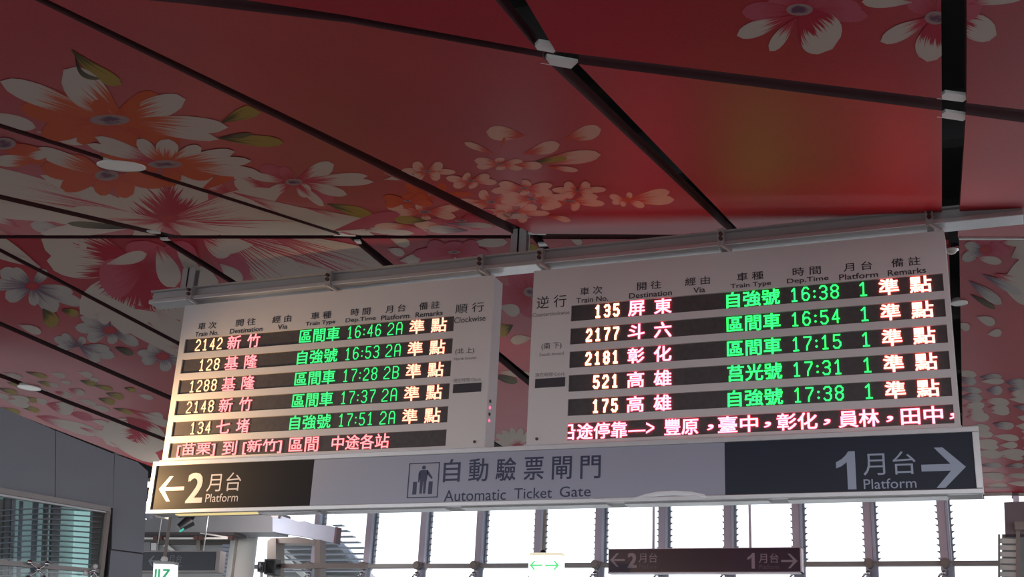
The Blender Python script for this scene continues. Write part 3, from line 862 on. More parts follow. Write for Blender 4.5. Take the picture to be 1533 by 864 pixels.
obj('lens', poly_y(BM(), [(230, 771), (248, 773), (246, 776), (234, 775)], 12.5, 0.1), M['lamp_glass'], t)
# security camera
t = empty('security_camera', onY(272, 785, 13.7), 'black security camera with a green glint hanging by the grey beam', 'camera')
bm = BM()
ca_, cb_ = onY(286, 779, 13.7), onY(268, 791, 13.6)
tube(bm, ca_, cb_, 0.085, 0.055, n=16)
obj('camera_body', bm, M['dark_plastic'], t, smooth=False)
obj('sun_shield', bar(BM(), onY(290, 776, 13.7) + Vector((0, 0, .05)), onY(266, 779, 13.6) + Vector((0, 0, .05)), 0.12, 0.02), M['dark_plastic'], t)
obj('mount_arm', tube(BM(), onY(284, 782, 13.72), onY(292, 768, 13.95), 0.03, n=10), M['dark_plastic'], t)
obj('lens', bar(BM(), onY(269, 796, 13.52), onY(275, 792, 13.52), 0.02, 0.02), M['green_lens'], t)

# ------------------------------------------------------------------ lettering
TXT = {}


def text_mesh(s, bold=0.0):
    k = (s, bold)
    if k in TXT: return TXT[k]
    cu = bpy.data.curves.new('lettering', 'FONT')
    cu.body = s
    cu.size = 1.0
    cu.offset = bold
    cu.resolution_u = 3
    cu.fill_mode = 'FRONT'
    o = bpy.data.objects.new('lettering_tmp', cu)
    COL.objects.link(o)
    bpy.context.view_layer.update()
    me = bpy.data.meshes.new_from_object(o.evaluated_get(bpy.context.evaluated_depsgraph_get()))
    bpy.data.objects.remove(o)
    co = [v.co.copy() for v in me.vertices]
    xs = [c.x for c in co]; ys = [c.y for c in co]
    TXT[k] = (co, [tuple(p.vertices) for p in me.polygons], min(xs), max(xs), min(ys), max(ys))
    bpy.data.meshes.remove(me)
    return TXT[k]


FIT = {}


def lettering(name, s, x0, x1, z0, z1, y, m, parent, bold=0.0, clip_x=None, th=0.0):
    """text s as a thin mesh filling the rectangle x0..x1, z0..z1 on the vertical plane at depth y, facing -Y"""
    key = (s, round(x1 - x0, 4), round(z1 - z0, 4), m.name, bold, clip_x is None)
    if clip_x is None and key in FIT:
        return obj(name, FIT[key], None, parent, (x0, y, z0))
    co, fs, ax, bx, ay, by = text_mesh(s, 0.0)
    sx, sz = (x1 - x0) / (bx - ax), (z1 - z0) / (by - ay)
    me = bpy.data.meshes.new(name)
    if bold > 0:
        hx, hz, vv, ff = bold * (z1 - z0), bold * (z1 - z0) * 0.7, [], []
        kx, kz = (x1 - x0 - 2 * hx) / (x1 - x0), (z1 - z0 - 2 * hz) / (z1 - z0)
        for n_, (ox, oz) in enumerate(((0, 0), (2, 0), (0, 2), (2, 2), (1, 1))):
            b0 = len(vv)
            vv += [((c.x - ax) * sx * kx + ox * hx, -n_ * 0.00008, (c.y - ay) * sz * kz + oz * hz) for c in co]
            ff += [tuple(i + b0 for i in f) for f in fs]
        me.from_pydata(vv, [], ff)
    else:
        me.from_pydata([((c.x - ax) * sx, 0, (c.y - ay) * sz) for c in co], [], fs)
    bm = BM(); bm.from_mesh(me)
    if clip_x is not None:
        bmesh.ops.bisect_plane(bm, geom=bm.verts[:] + bm.edges[:] + bm.faces[:], plane_co=(clip_x - x0, 0, 0), plane_no=(-1, 0, 0), clear_outer=True)
    bmesh.ops.recalc_face_normals(bm, faces=bm.faces[:])
    if bm.faces and sum(f.normal.y * f.calc_area() for f in bm.faces) > 0:
        bmesh.ops.reverse_faces(bm, faces=bm.faces[:])
    bm.to_mesh(me); bm.free()
    me.materials.append(m)
    if clip_x is None: FIT[key] = me
    return obj(name, me, None, parent, (x0, y, z0))


DIG = {
    '0': [[(.3, 0), (.7, 0), (1, .2), (1, .8), (.7, 1), (.3, 1), (0, .8), (0, .2), (.3, 0)]],
    '1': [[(.12, .8), (.5, 1), (.5, 0)], [(.15, 0), (.85, 0)]],
    '2': [[(0, .8), (.25, 1), (.75, 1), (1, .82), (1, .62), (0, .12), (0, 0), (1, 0)]],
    '3': [[(0, .86), (.25, 1), (.75, 1), (1, .84), (1, .66), (.7, .53), (.35, .53)], [(.7, .53), (1, .38), (1, .16), (.75, 0), (.25, 0), (0, .14)]],
    '4': [[(.75, 0), (.75, 1), (0, .3), (1, .3)]],
    '5': [[(.95, 1), (.08, 1), (.04, .56), (.7, .6), (1, .42), (1, .18), (.7, 0), (.25, 0), (0, .14)]],
    '6': [[(.92, .88), (.7, 1), (.3, 1), (0, .75), (0, .2), (.3, 0), (.7, 0), (1, .2), (1, .4), (.7, .57), (.3, .57), (0, .4)]],
    '7': [[(0, 1), (1, 1), (1, .85), (.42, .3), (.38, 0)]],
    '8': [[(.3, 0), (.7, 0), (1, .16), (1, .38), (.7, .53), (.3, .53), (0, .38), (0, .16), (.3, 0)], [(.3, .53), (0, .68), (0, .85), (.3, 1), (.7, 1), (1, .85), (1, .68), (.7, .53)]],
    'A': [[(0, 0), (0, .75), (.25, 1), (.75, 1), (1, .75), (1, 0)], [(0, .42), (1, .42)]],
    'B': [[(0, 0), (0, 1), (.7, 1), (1, .85), (1, .66), (.7, .52), (0, .52)], [(.7, .52), (1, .38), (1, .15), (.7, 0), (0, 0)]],
}
SEG = {}


def led_text(s, x0, x1, z0, z1, y, m, parent, w):
    """display digits drawn with strokes of width w, filling x0..x1, z0..z1"""
    key = (s, round(x1 - x0, 4), round(z1 - z0, 4), m.name, w)
    if key in SEG:
        return obj('glowing_lettering', SEG[key], None, parent, (x0, y, z0))
    units = sum(0.55 if c == ':' else 1.0 for c in s)
    cell = (x1 - x0) / (units - 0.3) if len(s) > 1 else (x1 - x0) / 0.7
    dw, h = cell * 0.7 - w, (z1 - z0) - w
    bm = BM()
    x = 0.0
    for c in s:
        if c == ':':
            for zz in (0.24, 0.64):
                q = w * 0.95
                cx_, cz_ = x + cell * 0.13, zz * (z1 - z0)
                vs = [bm.verts.new(p) for p in ((cx_ - q, 0, cz_), (cx_, 0, cz_ - q), (cx_ + q, 0, cz_), (cx_, 0, cz_ + q))]
                bm.faces.new(vs)
            x += cell * 0.55
            continue
        for line in DIG[c]:
            pts = [Vector((x + w / 2 + u * dw, 0, w / 2 + v * h)) for u, v in line]
            for a, b in zip(pts, pts[1:]):
                d = (b - a).normalized() * w / 2
                n = Vector((-d.z, 0, d.x))
                bm.faces.new([bm.verts.new(p) for p in (a - d * .8 - n, b + d * .8 - n, b + d * .8 + n, a - d * .8 + n)])
        x += cell
    for f in bm.faces: f.normal_update()
    bad = [f for f in bm.faces if f.normal.y > 0]
    bmesh.ops.reverse_faces(bm, faces=bad)
    me = bpy.data.meshes.new('glowing_lettering')
    bm.to_mesh(me); bm.free()
    me.materials.append(m)
    SEG[key] = me
    return obj('glowing_lettering', me, None, parent, (x0, y, z0))


def wx(px, py): return onY(px, py, D).x


# ------------------------------------------------------------------ hanging rail that carries the boards
rail = empty('hanging_rail', (-2.7, D, 4.4), 'long grey aluminium rail above both departure boards on short posts', 'rail')
bm = BM()
box(bm, -5.49, 0.19, D + 0.0, D + 0.10, 4.372, 4.435, 0.004)
box(bm, -5.49, 0.19, D - 0.03, D + 0.0, 4.424, 4.434)
obj('rail_body', bm, M['painted_metal'], rail)
obj('rail_flange', box(BM(), -5.49, 0.19, D - 0.035, D + 0.10, 4.336, 4.364, 0.003), M['aluminium'], rail)
for px, top in ((-5.23, 4.60), (-2.73, 4.615)):
    pb = BM(); box(pb, px - 0.05, px + 0.05, D + 0.02, D + 0.032, 4.43, top); box(pb, px - 0.006, px + 0.006, D + 0.02, D + 0.09, 4.43, top); box(pb, px - 0.05, px + 0.05, D + 0.08, D + 0.092, 4.43, top)
    obj('post', pb, M['painted_metal'], rail)
for px in (-5.141, -4.042, -2.953, -2.553, -1.429, -0.282):
    cb = BM()
    box(cb, px - 0.02, px + 0.02, D - 0.05, D + 0.11, 4.325, 4.437, 0.003)
    co_ = obj('clamp', cb, M['painted_metal'], rail)
    for z in (4.40, 4.37): obj('bolt', tube(BM(), (px, D - 0.068, z), (px, D - 0.05, z), 0.012, n=8), M['bolt'], co_)
    obj('clamp_foot', bar(BM(), (px + 0.0, D - 0.05, 4.335), (px + 0.055, D - 0.02, 4.30), 0.02, 0.012), M['aluminium'], co_)

# ------------------------------------------------------------------ departure boards
HEADERS = [('車 次', 'Train No.'), ('開 往', 'Destination'), ('經 由', 'Via'), ('車 種', 'Train Type'), ('時 間', 'Dep.Time'), ('月 台', 'Platform'), ('備 註', 'Remarks')]
ROWZ = [4.059 - 0.1455 * k for k in range(6)]      # top of each display row
RH = 0.101


def make_board(x0, x1, rx0, rx1, label, heads, rows, msg, side, info_x, hot):
    b = empty('departure_board', ((x0 + x1) / 2, D + 0.08, 3.2), label, 'departure board', 'departure boards under the rail')
    obj('cabinet', box(BM(), x0, x1, D + 0.016, D + 0.15, 3.203, 4.305, 0.006), M['side_white'], b)
    f = BM()
    yF = D
    box(f, x0, x1, yF, yF + 0.018, ROWZ[0], 4.307)
    box(f, x0, x1, yF, yF + 0.018, 3.201, ROWZ[5] - RH)
    box(f, x0, rx0, yF, yF + 0.018, ROWZ[5] - RH, ROWZ[0])
    box(f, rx1, x1, yF, yF + 0.018, ROWZ[5] - RH, ROWZ[0])
    for k in range(5): box(f, rx0, rx1, yF, yF + 0.018, ROWZ[k + 1], ROWZ[k] - RH)
    obj('face_plate', f, M['white_board'], b)
    obj('bottom_lip', box(BM(), x0 - 0.01, x1 + 0.01, D - 0.012, D + 0.0, 3.203, 3.214), M['aluminium'], b)
    for (cj, en), (cx0, cx1, ex0, ex1) in zip(HEADERS, heads):
        lettering('header_lettering', cj, cx0, cx1, 4.117, 4.168, D - 0.0015, M['ink'], b, 0.012)
        lettering('header_lettering', en, ex0, ex1, 4.069, 4.105 if ('y' in en or 'p' in en) else 4.103, D - 0.0015, M['ink'], b, 0.02)
    for k, row in enumerate(rows + [msg]):
        zt = ROWZ[k]
        r = obj('display_row', box(BM(), rx0, rx1, yF + 0.012, yF + 0.016, zt - RH, zt), M['led_black'], b)
        for (s, a, c, m, bold) in row:
            h0, h1 = (0.002, 0.094) if s[0] not in '0123456789' else (0.008, 0.09)
            if s == ',':
                s, h0, h1 = '，', 0.022, 0.052
            elif s == '—>': h0, h1 = 0.018, 0.082
            clip = None
            if s == '沿': clip = rx0 + 0.004
            if s[0] in '0123456789':
                led_text(s, a, c, zt - RH + 0.010, zt - RH + 0.092, yF + 0.006, m, r, bold)
                continue
            lettering('glowing_lettering', s, a, c, zt - RH + h0 + 0.002, zt - RH + h1 + 0.004, yF + 0.006, m, r, bold, clip)
    for (s, a, c, z0_, z1_, m) in side:
        lettering('side_lettering', s, a, c, z0_, z1_, D - 0.0015, m, b, 0.003 if m is M['ink'] else 0)
    ck = obj('clock_display', box(BM(), info_x[0], info_x[1], D - 0.004, D, 3.556, 3.612), M['ink'], b)
    obj('screw', tube(BM(), (info_x[2], D - 0.006, 3.247), (info_x[2], D, 3.247), 0.009, n=10), M['bolt'], b)
    return b


A_, P_, G_, W_ = 'led_amber', 'led_pink', 'led_green', 'led_white'
heads_l = []
for a in [((297, 324, 488), (292.6, 327, 499)), ((354, 383, 480), (344.7, 393, 493)), ((408, 436, 478), (416, 430, 490)), ((466, 496, 472), (458, 502, 483)), ((525.6, 554.6, 466), (517.7, 562.5, 478)), ((577.6, 607.4, 461), (570.8, 612.8, 474)), ((627.8, 658.3, 458), (622.5, 663, 469))]:
    heads_l.append((wx(a[0][0], a[0][2]), wx(a[0][1], a[0][2]), wx(a[1][0], a[1][2]), wx(a[1][1], a[1][2])))
heads_r = []
for a in [((868.6, 902, 434), (863, 910.6, 446)), ((953.8, 990, 426), (942, 1006, 438)), ((1025.6, 1062.7, 418), (1038, 1055.8, 432)), ((1103, 1143, 410), (1093.5, 1154.4, 425)), ((1186.4, 1228.8, 402), (1178, 1240.6, 418)), ((1262.7, 1305.6, 395), (1256, 1314.6, 410)), ((1334, 1378, 389), (1328.6, 1386, 403))]:
    heads_r.append((wx(a[0][0], a[0][2]), wx(a[0][1], a[0][2]), wx(a[1][0], a[1][2]), wx(a[1][1], a[1][2])))


def L(px, c=0):        # column on the left board, measured on its first row
    return wx(px, 518 - (px - 276) * 0.09)


def Rr(px):
    return wx(px, 468 - (px - 853) * 0.093)


m = M
rows_l = []
for no, dest, typ, tm, pf in [('2142', '新竹', '區間車', '16:46', '2A'), ('128', '基隆', '自強號', '16:53', '2A'), ('1288', '基隆', '區間車', '17:28', '2B'), ('2148', '新竹', '區間車', '17:37', '2A'), ('134', '七堵', '自強號', '17:51', '2A')]:
    dx = L(332) - L(292)
    rows_l.append([(no, L(332) - dx * len(no) / 4, L(332), m[A_], 0.009), (dest[0], L(340), L(360), m[P_], 0.014), (dest[1], L(369.5), L(388.5), m[P_], 0.014),
                   (typ, L(448), L(508), m[G_], 0.012), (tm, L(519.5), L(570), m[G_], 0.0065), (pf, L(580), L(602), m[G_], 0.0065), ('準', L(612.5), L(635), m[W_], 0.02), ('點', L(645), L(668.5), m[W_], 0.02)])


def L6(px): return wx(px, 676 - (px - 255) * 0.055)


msg_l = [('[苗栗]', L6(264), L6(321), m[P_], 0.012), ('到', L6(332), L6(353.5), m[P_], 0.012), ('[新竹]', L6(362.5), L6(421), m[P_], 0.012), ('區間', L6(432), L6(476), m[P_], 0.012), ('中途各站', L6(496), L6(582), m[P_], 0.012)]
side_l = [('順 行', wx(682, 462), wx(724.7, 460), 4.070, 4.134, m['ink']), ('Clockwise', wx(680, 482), wx(727, 478), 4.008, 4.046, m['ink']), ('(北 上)', wx(682, 524), wx(710, 522), 3.800, 3.842, m['ink']),
          ('North bound', wx(680, 536), wx(712.5, 534), 3.765, 3.783, m['grey_ink']), ('現在時間 Clock', wx(678.4, 575), wx(720.4, 572), 3.622, 3.648, m['grey_ink'])]
bl = make_board(-5.200, -2.872, -5.155, -3.127, 'left departure board, five trains and the clockwise direction', heads_l, rows_l, msg_l, side_l, (wx(678, 589), wx(720, 587), wx(711, 656)), False)
# service lights on the right hand end of the left cabinet
for z, mm in ((3.505, 'ink'), (3.465, 'led_red'), (3.425, 'ink'), (3.385, 'led_red')):
    bm = tube(BM(), (-2.874, D + 0.045, z), (-2.866, D + 0.045, z), 0.010 if mm == 'ink' else 0.008, n=10)
    obj('indicator_light', bm, M[mm], bl)
A_, P_, G_, W_ = 'led_amber_hot', 'led_pink_hot', 'led_cyan', 'led_white_hot'
rows_r = []
for no, dest, typ, tm in [('135', '屏東', '自強號', '16:38'), ('2177', '斗六', '區間車', '16:54'), ('2181', '彰化', '區間車', '17:15'), ('521', '高雄', '莒光號', '17:31'), ('175', '高雄', '自強號', '17:38')]:
    dx = Rr(927) - Rr(890)
    rows_r.append([(no, Rr(927) - dx * len(no) / 3, Rr(927), m[A_], 0.013), (dest[0], Rr(940), Rr(965), m[P_], 0.022), (dest[1], Rr(979), Rr(1005), m[P_], 0.022),
                   (typ, Rr(1087), Rr(1167), m[G_], 0.014), (tm, Rr(1183), Rr(1255), m[G_], 0.0075), ('1', Rr(1285), Rr(1299), m[G_], 0.0075), ('準', Rr(1315), Rr(1345), m[W_], 0.026), ('點', Rr(1361), Rr(1394), m[W_], 0.026)])


def R6(px): return wx(px, 646 - (px - 850) * 0.045)


P6 = m['led_pink_hot']
msg_r = [('沿', R6(836), R6(861), P6, 0.02), ('途停靠', R6(863), R6(938.5), P6, 0.02), ('—>', R6(940), R6(979), P6, 0.0), ('豐原', R6(994), R6(1045), P6, 0.02), (',', R6(1058), R6(1068), P6, 0.03), ('臺中', R6(1074.5), R6(1134.5), P6, 0.02), (',', R6(1143), R6(1154), P6, 0.03),
         ('彰化', R6(1162.5), R6(1223.5), P6, 0.02), (',', R6(1232), R6(1243), P6, 0.03), ('員林', R6(1255), R6(1316), P6, 0.02), (',', R6(1326), R6(1337), P6, 0.03), ('田中', R6(1348.5), R6(1411.6), P6, 0.02), (',', R6(1421), R6(1431), P6, 0.03)]
side_r = [('逆 行', wx(803.7, 452), wx(848, 448), 4.055, 4.134, m['ink']), ('Counterclockwise', wx(797.6, 470), wx(852.6, 466), 4.005, 4.03, m['grey_ink']), ('(南 下)', wx(811, 513), wx(841, 511), 3.788, 3.834, m['ink']),
          ('South bound', wx(808, 525), wx(844, 523), 3.752, 3.772, m['grey_ink']), ('現在時間 Clock', wx(801, 568), wx(846, 565), 3.622, 3.648, m['grey_ink'])]
br = make_board(-2.605, -0.213, -2.355, -0.238, 'right departure board, five trains and the counterclockwise direction', heads_r, rows_r, msg_r, side_r, (wx(801, 581), wx(845.7, 579), wx(804, 652)), True)

# ------------------------------------------------------------------ gate sign
gs = empty('gate_sign', (-2.7, D + 0.1, 2.857), 'wide overhead ticket gate sign with dark platform panels at both ends', 'sign')
gx0, gx1, gz0, gz1 = -5.235, -0.125, 2.857, 3.172
yS = D - 0.03
obj('sign_box', box(BM(), gx0 + 0.01, gx1 - 0.01, yS + 0.012, yS + 0.17, gz0 + 0.008, gz1 + 0.02, 0.004), M['painted_metal'], gs)
fr = BM()
box(fr, gx0, gx1, yS - 0.012, yS + 0.02, gz1, gz1 + 0.03, 0.003)
box(fr, gx0, gx1, yS - 0.012, yS + 0.02, gz0, gz0 + 0.026, 0.003)
box(fr, gx0, gx0 + 0.032, yS - 0.012, yS + 0.02, gz0 + 0.026, gz1, 0.003)
box(fr, gx1 - 0.032, gx1, yS - 0.012, yS + 0.02, gz0 + 0.026, gz1, 0.003)
obj('sign_frame', fr, M['aluminium'], gs)
pL = obj('platform_panel', box(BM(), gx0 + 0.03, -4.01, yS, yS + 0.012, gz0 + 0.024, gz1), M['sign_dark'], gs)
pM = obj('gate_panel', box(BM(), -4.01, -1.4275, yS, yS + 0.012, gz0 + 0.024, gz1), M['sign_grey'], gs)
pR = obj('platform_panel', box(BM(), -1.4275, gx1 - 0.03, yS, yS + 0.012, gz0 + 0.024, gz1), M['sign_navy'], gs)
obj('underside_light', box(BM(), -5.03, -4.42, yS + 0.03, yS + 0.075, gz0 - 0.004, gz0 + 0.01), M['yellow_strip'], gs)
for x0, x1 in ((-4.40, -4.0), (-3.9, -3.1), (-3.0, -2.1), (-2.0, -1.2), (-1.1, -0.3)):
    obj('underside_rib', box(BM(), x0, x1, yS + 0.03, yS + 0.12, gz0 - 0.006, gz0 + 0.01), M['aluminium'], gs)
yT = yS - 0.0015


def S2(px, py): return onY(px, py, yS)


def fit_px(name, s, x0, y0, x1, y1, m_, parent, bold=0.0, Y=None, eps=0.0015):
    """fit text into the pixel box measured at its left-bottom and right-top"""
    Y = yS if Y is None else Y
    a, b = onY(x0, (y0 + y1) / 2, Y), onY(x1, (y0 + y1) / 2, Y)
    xm = (x0 + x1) / 2
    zb, zt = onY(xm, max(y0, y1), Y).z, onY(xm, min(y0, y1), Y).z
    return lettering(name, s, a.x, b.x, zb, zt, Y - eps, m_, parent, bold)


def bold_one(x0, y0, x1, y1, m_, parent, Y):
    a_, b_ = onY(x0, (y0 + y1) / 2, Y), onY(x1, (y0 + y1) / 2, Y)
    zt_, zb_ = onY(x1, y0, Y).z, onY(x1, y1, Y).z
    w_, h_ = b_.x - a_.x, zt_ - zb_
    bm = BM()
    prism(bm, [Vector((a_.x + u * w_, Y - 0.0015, zb_ + v * h_)) for u, v in ((0.56, 0), (1, 0), (1, 1), (0.66, 1), (0.52, .9), (0.3, .8), (0, .72), (0, .56), (.3, .62), (.56, .72))], Vector((0, .0008, 0)))
    return obj('sign_lettering', bm, m_, parent)


def arrow(parent, x_tip, x_tail, zc, hh, th, wing, m_, Y):
    """arrow pointing at x_tip; hh half height, th half shaft thickness, wing = horizontal run of the wings"""
    s = 1 if x_tip < x_tail else -1
    k = 2.3 * th
    pts = [(x_tip, zc), (x_tip + s * wing, zc + hh), (x_tip + s * (wing + k * 1.05), zc + hh), (x_tip + s * (k * 1.35 + th), zc + th), (x_tail, zc + th), (x_tail, zc - th), (x_tip + s * (k * 1.35 + th), zc - th), (x_tip + s * (wing + k * 1.05), zc - hh), (x_tip + s * wing, zc - hh)]
    bm = BM()
    prism(bm, [Vector((x, Y - 0.001, z)) for x, z in pts], Vector((0, 0.0008, 0)))
    return obj('arrow', bm, m_, parent)


zc = S2(255, 732).z
arrow(pL, S2(238, 732).x, S2(275.7, 731).x, zc, 0.083, 0.012, 0.073, M['sign_letter'], yS)
fit_px('sign_lettering', '2', 280, 708, 305, 753, M['sign_letter'], pL, 0.03)
fit_px('sign_lettering', '月台', 310.5, 708, 361, 735.5, M['sign_letter'], pL, 0.0)
fit_px('sign_lettering', 'Platform', 308, 739, 356.6, 751.5, M['sign_letter'], pL, 0.004)
# centre panel: pictogram and wording
a, b = S2(611, 719), S2(657, 717)
zb, zt = S2(634, 745.5).z, S2(634, 693).z
pic = BM()
t_ = 0.006
for q in ((a.x, b.x, zb, zb + t_), (a.x, b.x, zt - t_, zt), (a.x, a.x + t_, zb, zt), (b.x - t_, b.x, zb, zt)):
    box(pic, q[0], q[1], yS - 0.0015, yS - 0.0004, q[2], q[3])
obj('pictogram_border', pic, M['sign_ink'], pM)
w_, h_ = b.x - a.x, zt - zb
def pc(u, v): return Vector((a.x + u * w_, yS - 0.0012, zb + v * h_))
pg = BM()
tube(pg, pc(.49, .86), pc(.49, .86) + Vector((0, .0008, 0)), 0.055 * w_ * 1.1, n=20)
for poly in ([(.36, .76), (.40, .79), (.60, .79), (.64, .76), (.60, .46), (.40, .46)], [(.36, .76), (.33, .70), (.33, .44), (.37, .44), (.40, .66)], [(.62, .79), (.80, .56), (.76, .53), (.60, .68)],
             [(.40, .46), (.49, .46), (.48, .12), (.40, .12)], [(.51, .46), (.60, .46), (.59, .12), (.52, .12)], [(.17, .10), (.30, .10), (.30, .46), (.17, .46)], [(.68, .10), (.81, .10), (.81, .46), (.68, .46)]):
    prism(pg, [pc(u, v) for u, v in poly], Vector((0, 0.0008, 0)))
obj('pictogram_figure', pg, M['sign_ink'], pM)
for i, (ch, x0, x1) in enumerate([('自', 664, 689), ('動', 702, 731), ('驗', 742.5, 772.5), ('票', 784.5, 814), ('閘', 826.5, 856), ('門', 869, 899.5)]):
    yy = (723 - 0.026 * (x0 - 664))
    fit_px('sign_lettering', ch, x0, yy - 1, x1, yy - 35.5, M['sign_ink'], pM, 0.012)
fit_px('sign_lettering', 'Automatic', 665, 733, 757.5, 750, M['sign_ink'], pM, 0.004)
fit_px('sign_lettering', 'Ticket', 770, 730.5, 826.5, 746.5, M['sign_ink'], pM, 0.004)
fit_px('sign_lettering', 'Gate', 838, 728, 884.5, 744, M['sign_ink'], pM, 0.004)
# right panel
bold_one(1252, 675.5, 1281, 732.7, M['sign_letter_blue'], pR, yS)
fit_px('sign_lettering', '月台', 1292, 676.5, 1371, 711, M['sign_letter_blue'], pR, 0.0)
fit_px('sign_lettering', 'Platform', 1293, 716.5, 1372, 731.6, M['sign_letter_blue'], pR, 0.0)
arrow(pR, S2(1446, 699).x, S2(1379.4, 700).x, S2(1412, 700).z, 0.104, 0.0175, 0.105, M['sign_letter_blue'], yS)
# glossy reflection shaped as a pale curved strip along the centre panel bottom
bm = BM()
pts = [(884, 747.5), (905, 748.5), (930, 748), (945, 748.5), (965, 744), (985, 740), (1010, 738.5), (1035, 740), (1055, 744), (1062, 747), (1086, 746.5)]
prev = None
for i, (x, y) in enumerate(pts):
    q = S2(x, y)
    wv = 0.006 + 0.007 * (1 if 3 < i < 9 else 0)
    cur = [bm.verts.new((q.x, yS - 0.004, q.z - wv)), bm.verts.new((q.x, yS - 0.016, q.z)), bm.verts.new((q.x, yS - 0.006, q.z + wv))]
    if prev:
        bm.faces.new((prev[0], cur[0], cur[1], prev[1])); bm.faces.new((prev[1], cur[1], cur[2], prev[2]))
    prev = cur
obj('sign_glare_strip', bm, M['glare_strip'], gs)

# ------------------------------------------------------------------ lamps in the ceiling
def disc_light(px, py, rx_px, pl, label, r=None):
    c_ = onP(px, py, pl)
    e_ = onP(px + rx_px, py, pl)
    r = (e_ - c_).length
    nrm = pl[1]
    t = empty('downlight', c_, label, 'ceiling light', 'round downlights')
    bm = tube(BM(), c_ - nrm * 0.008, c_ + nrm * 0.02, r, n=32)
    obj('lens', bm, M['lamp_glass'], t)
    bm = BM()
    u, v = frame_of(nrm)
    n = 32
    rings = []
    for rr, h in ((r * 0.98, -0.010), (r * 1.04, -0.008), (r * 1.04, 0.0), (r * 0.98, 0.0)):
        rings.append([bm.verts.new(c_ + (u * math.cos(2 * math.pi * i / n) + v * math.sin(2 * math.pi * i / n)) * rr + nrm * h) for i in range(n)])
    for k in range(4):
        A2, B2 = rings[k], rings[(k + 1) % 4]
        for i in range(n):
            j = (i + 1) % n
            bm.faces.new((A2[i], A2[j], B2[j], B2[i]))
    bmesh.ops.recalc_face_normals(bm, faces=bm.faces[:])
    obj('rim', bm, M['white_paint'], t, smooth=True)


disc_light(182, 247, 33, PN, 'round off-white downlight over the gap between flowered panels, upper left')
disc_light(44, 580, 15, PF, 'small round downlight above the blue-grey wall at the left')
disc_light(1436, 453, 12, PF, 'round downlight half hidden behind the right board')
t = empty('ceiling_sensor', onZ(1424, 372, Z0), 'tiny domed sensor peeking out past the top right board corner', 'sensor')
c_ = onZ(1424, 370, Z0) - Vector((0, 0, 0.02))
obj('dome', ball(BM(), c_, 0.035, 1, 1, 0.8), M['lamp_glass'], t, smooth=True)
obj('sensor_base', tube(BM(), c_, c_ + Vector((0, 0, 0.03)), 0.045, n=20), M['steel'], t)

# ------------------------------------------------------------------ exit lights and smaller hanging signs
# left: hangs by a rod below the gate sign
YE = 8.5
t = empty('exit_light', onY(244, 862, YE), 'green and white exit light on a tan rod below the gate sign', 'exit sign', 'hanging exit lights')
ztop = onY(249, 740, YE).z
rx_, rz_ = onY(246, 838, YE).x, onY(246, 838, YE).z
obj('rod', tube(BM(), (rx_, YE, rz_), (rx_, YE, 4.6), 0.014, n=12), M['tan'], t, smooth=True)
obj('swivel', ball(BM(), Vector((rx_, YE, rz_)), 0.03), M['white_paint'], t, smooth=True)
for sx in (-1, 1):
    obj('hanger', bar(BM(), (rx_, YE, rz_), (rx_ + sx * 0.05, YE, rz_ - 0.03), 0.01, 0.01), M['painted_metal'], t)
obj('light_box', poly_y(BM(), [(230, 842), (259, 843), (257, 905), (227, 903)], YE - 0.03, 0.07), M['exit_white'], t)
obj('box_cap', poly_y(BM(), [(231, 840), (259.5, 841), (259, 845), (230.5, 844)], YE - 0.035, 0.08), M['painted_metal'], t)
gl = BM()
for q in ([(232, 852), (235, 852), (233, 880), (230, 880)], [(237, 852), (240, 852), (238, 880), (235, 880)], [(244, 852), (254, 852), (254, 855), (244, 855)], [(250, 855), (254, 855), (246, 866), (243, 864)]):
    prism(gl, [onY(x, y, YE - 0.033) for x, y in q], Vector((0, 0.002, 0)))
obj('green_symbol', gl, M['exit_green_dark'], t)
# centre
YE = 11.0
t = empty('exit_light', onY(816, 862, YE), 'white exit light with two green arrows under the gate sign centre', 'exit sign', 'hanging exit lights')
q = onY(813, 828, YE)
obj('rod', tube(BM(), (q.x, YE, q.z), (q.x, YE, 4.6), 0.012, n=12), M['tan'], t, smooth=True)
obj('swivel', ball(BM(), q, 0.03), M['dark_plastic'], t, smooth=True)
obj('light_box', poly_y(BM(), [(791, 832), (841, 832), (841, 863), (791, 863)], YE - 0.03, 0.08), M['exit_white'], t)
obj('box_cap', poly_y(BM(), [(794, 827.5), (840, 827.5), (841, 831.5), (792, 831.5)], YE - 0.035, 0.09), mat('cap_cream', (0.75, 0.7, 0.5), 0.5, noise=0.05, emit=(1, 0.95, 0.75), estr=0.6), t)
for xt, xl in ((793, 812), (837, 816)):
    a_, b_ = onY(xt, 846.5, YE - 0.033), onY(xl, 846.5, YE - 0.033)
    arrow(t, a_.x, b_.x, a_.z, 0.042, 0.007, 0.042, M['exit_green'], YE - 0.033)

# right far sign
YF_ = 12.0
t = empty('platform_sign', onY(1055, 857, YF_), 'small maroon platform direction sign hanging in front of the bright glazing', 'sign', 'smaller platform signs')
fx0, fx1 = onY(910, 839, YF_).x, onY(1200, 839, YF_).x
fz0, fz1 = onY(1056, 858, YF_).z, onY(1056, 820.5, YF_).z
obj('sign_box', box(BM(), fx0 + .005, fx1 - .005, YF_ + 0.004, YF_ + 0.12, fz0 + .004, fz1 - .004), M['painted_metal'], t)
fp = obj('sign_face', box(BM(), fx0 + 0.008, fx1 - 0.008, YF_, YF_ + 0.004, fz0 + 0.01, fz1 - 0.006), M['far_sign'], t)
obj('sign_frame', box(BM(), fx0, fx1, YF_ - 0.003, YF_ + 0.12, fz0, fz0 + 0.01), M['mullion'], t)
obj('sign_frame', box(BM(), fx0, fx1, YF_ - 0.003, YF_ + 0.12, fz1 - 0.006, fz1), M['mullion'], t)
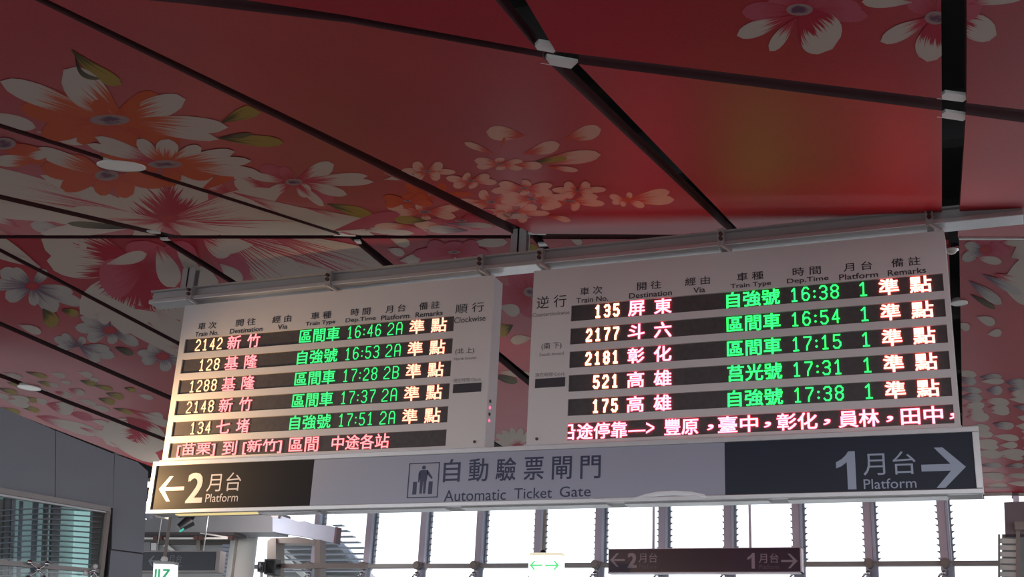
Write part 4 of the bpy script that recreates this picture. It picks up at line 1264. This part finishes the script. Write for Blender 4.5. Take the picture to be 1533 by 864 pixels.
obj('sign_frame', box(BM(), fx1 - 0.012, fx1, YF_ - 0.003, YF_ + 0.12, fz0, fz1), M['mullion'], t)
for px_ in (976, 1121):
    x_ = onY(px_, 790, YF_).x
    obj('hanging_rod', tube(BM(), (x_, YF_ + 0.06, fz1), (x_, YF_ + 0.06, 4.6), 0.013, n=10), M['mullion'], t, smooth=True)
far_ink = mat('far_sign_letter', (0.30, 0.24, 0.30), 0.4, noise=0.04)
far_dim = mat('far_sign_dim_letter', (0.13, 0.08, 0.12), 0.4, noise=0.04)
zc = onY(924, 838.5, YF_).z
arrow(fp, onY(913.4, 838, YF_).x, onY(935.5, 838, YF_).x, zc, 0.068, 0.010, 0.068, far_ink, YF_)
fit_px('sign_lettering', '2', 939.5, 828, 953.5, 850.5, far_ink, fp, 0.05, YF_)
fit_px('sign_lettering', '月台', 956, 828, 984, 842.5, far_ink, fp, 0.0, YF_)
fit_px('sign_lettering', 'Platform', 957, 845, 984, 851.5, far_dim, fp, 0.0, YF_)
bold_one(1119, 828, 1130, 851.5, far_ink, fp, YF_)
fit_px('sign_lettering', '月台', 1136, 828.5, 1165.6, 843, far_ink, fp, 0.0, YF_)
fit_px('sign_lettering', 'Platform', 1136, 845.5, 1166, 852, far_dim, fp, 0.0, YF_)
arrow(fp, onY(1194, 840, YF_).x, onY(1169.5, 840, YF_).x, onY(1180, 840, YF_).z, 0.07, 0.010, 0.07, far_ink, YF_)
# left far sign
YG = 12.8
t = empty('platform_sign', onY(264, 856, YG), 'small dark navy platform sign behind the left exit light', 'sign', 'smaller platform signs')
obj('sign_box', poly_y(BM(), [(204, 824.5), (330, 824.5), (327, 857), (202, 857)], YG + 0.004, 0.12), M['painted_metal'], t)
fp = obj('sign_face', poly_y(BM(), [(205, 826.5), (323.5, 826), (321, 854), (203.5, 854.5)], YG, 0.006), M['far_sign_navy'], t)
fi = mat('far_sign_grey_letter', (0.20, 0.22, 0.26), 0.4, noise=0.04)
for x_ in (230, 300):
    q = onY(x_, 825, YG)
    obj('hanging_rod', tube(BM(), (q.x, YG + 0.06, q.z), (q.x, YG + 0.06, 4.6), 0.008, n=10), M['beam_grey'], t, smooth=True)
arrow(fp, onY(222, 840, YG).x, onY(239, 840, YG).x, onY(230, 840, YG).z, 0.068, 0.010, 0.066, fi, YG)
fit_px('sign_lettering', '2', 241, 832, 251, 848, fi, fp, 0.05, YG)
fit_px('sign_lettering', '月台', 253, 831, 272.5, 843, fi, fp, 0.0, YG)
fit_px('sign_lettering', 'Platform', 254, 845, 272, 849, fi, fp, 0.0, YG)
print('objects', len(bpy.data.objects))
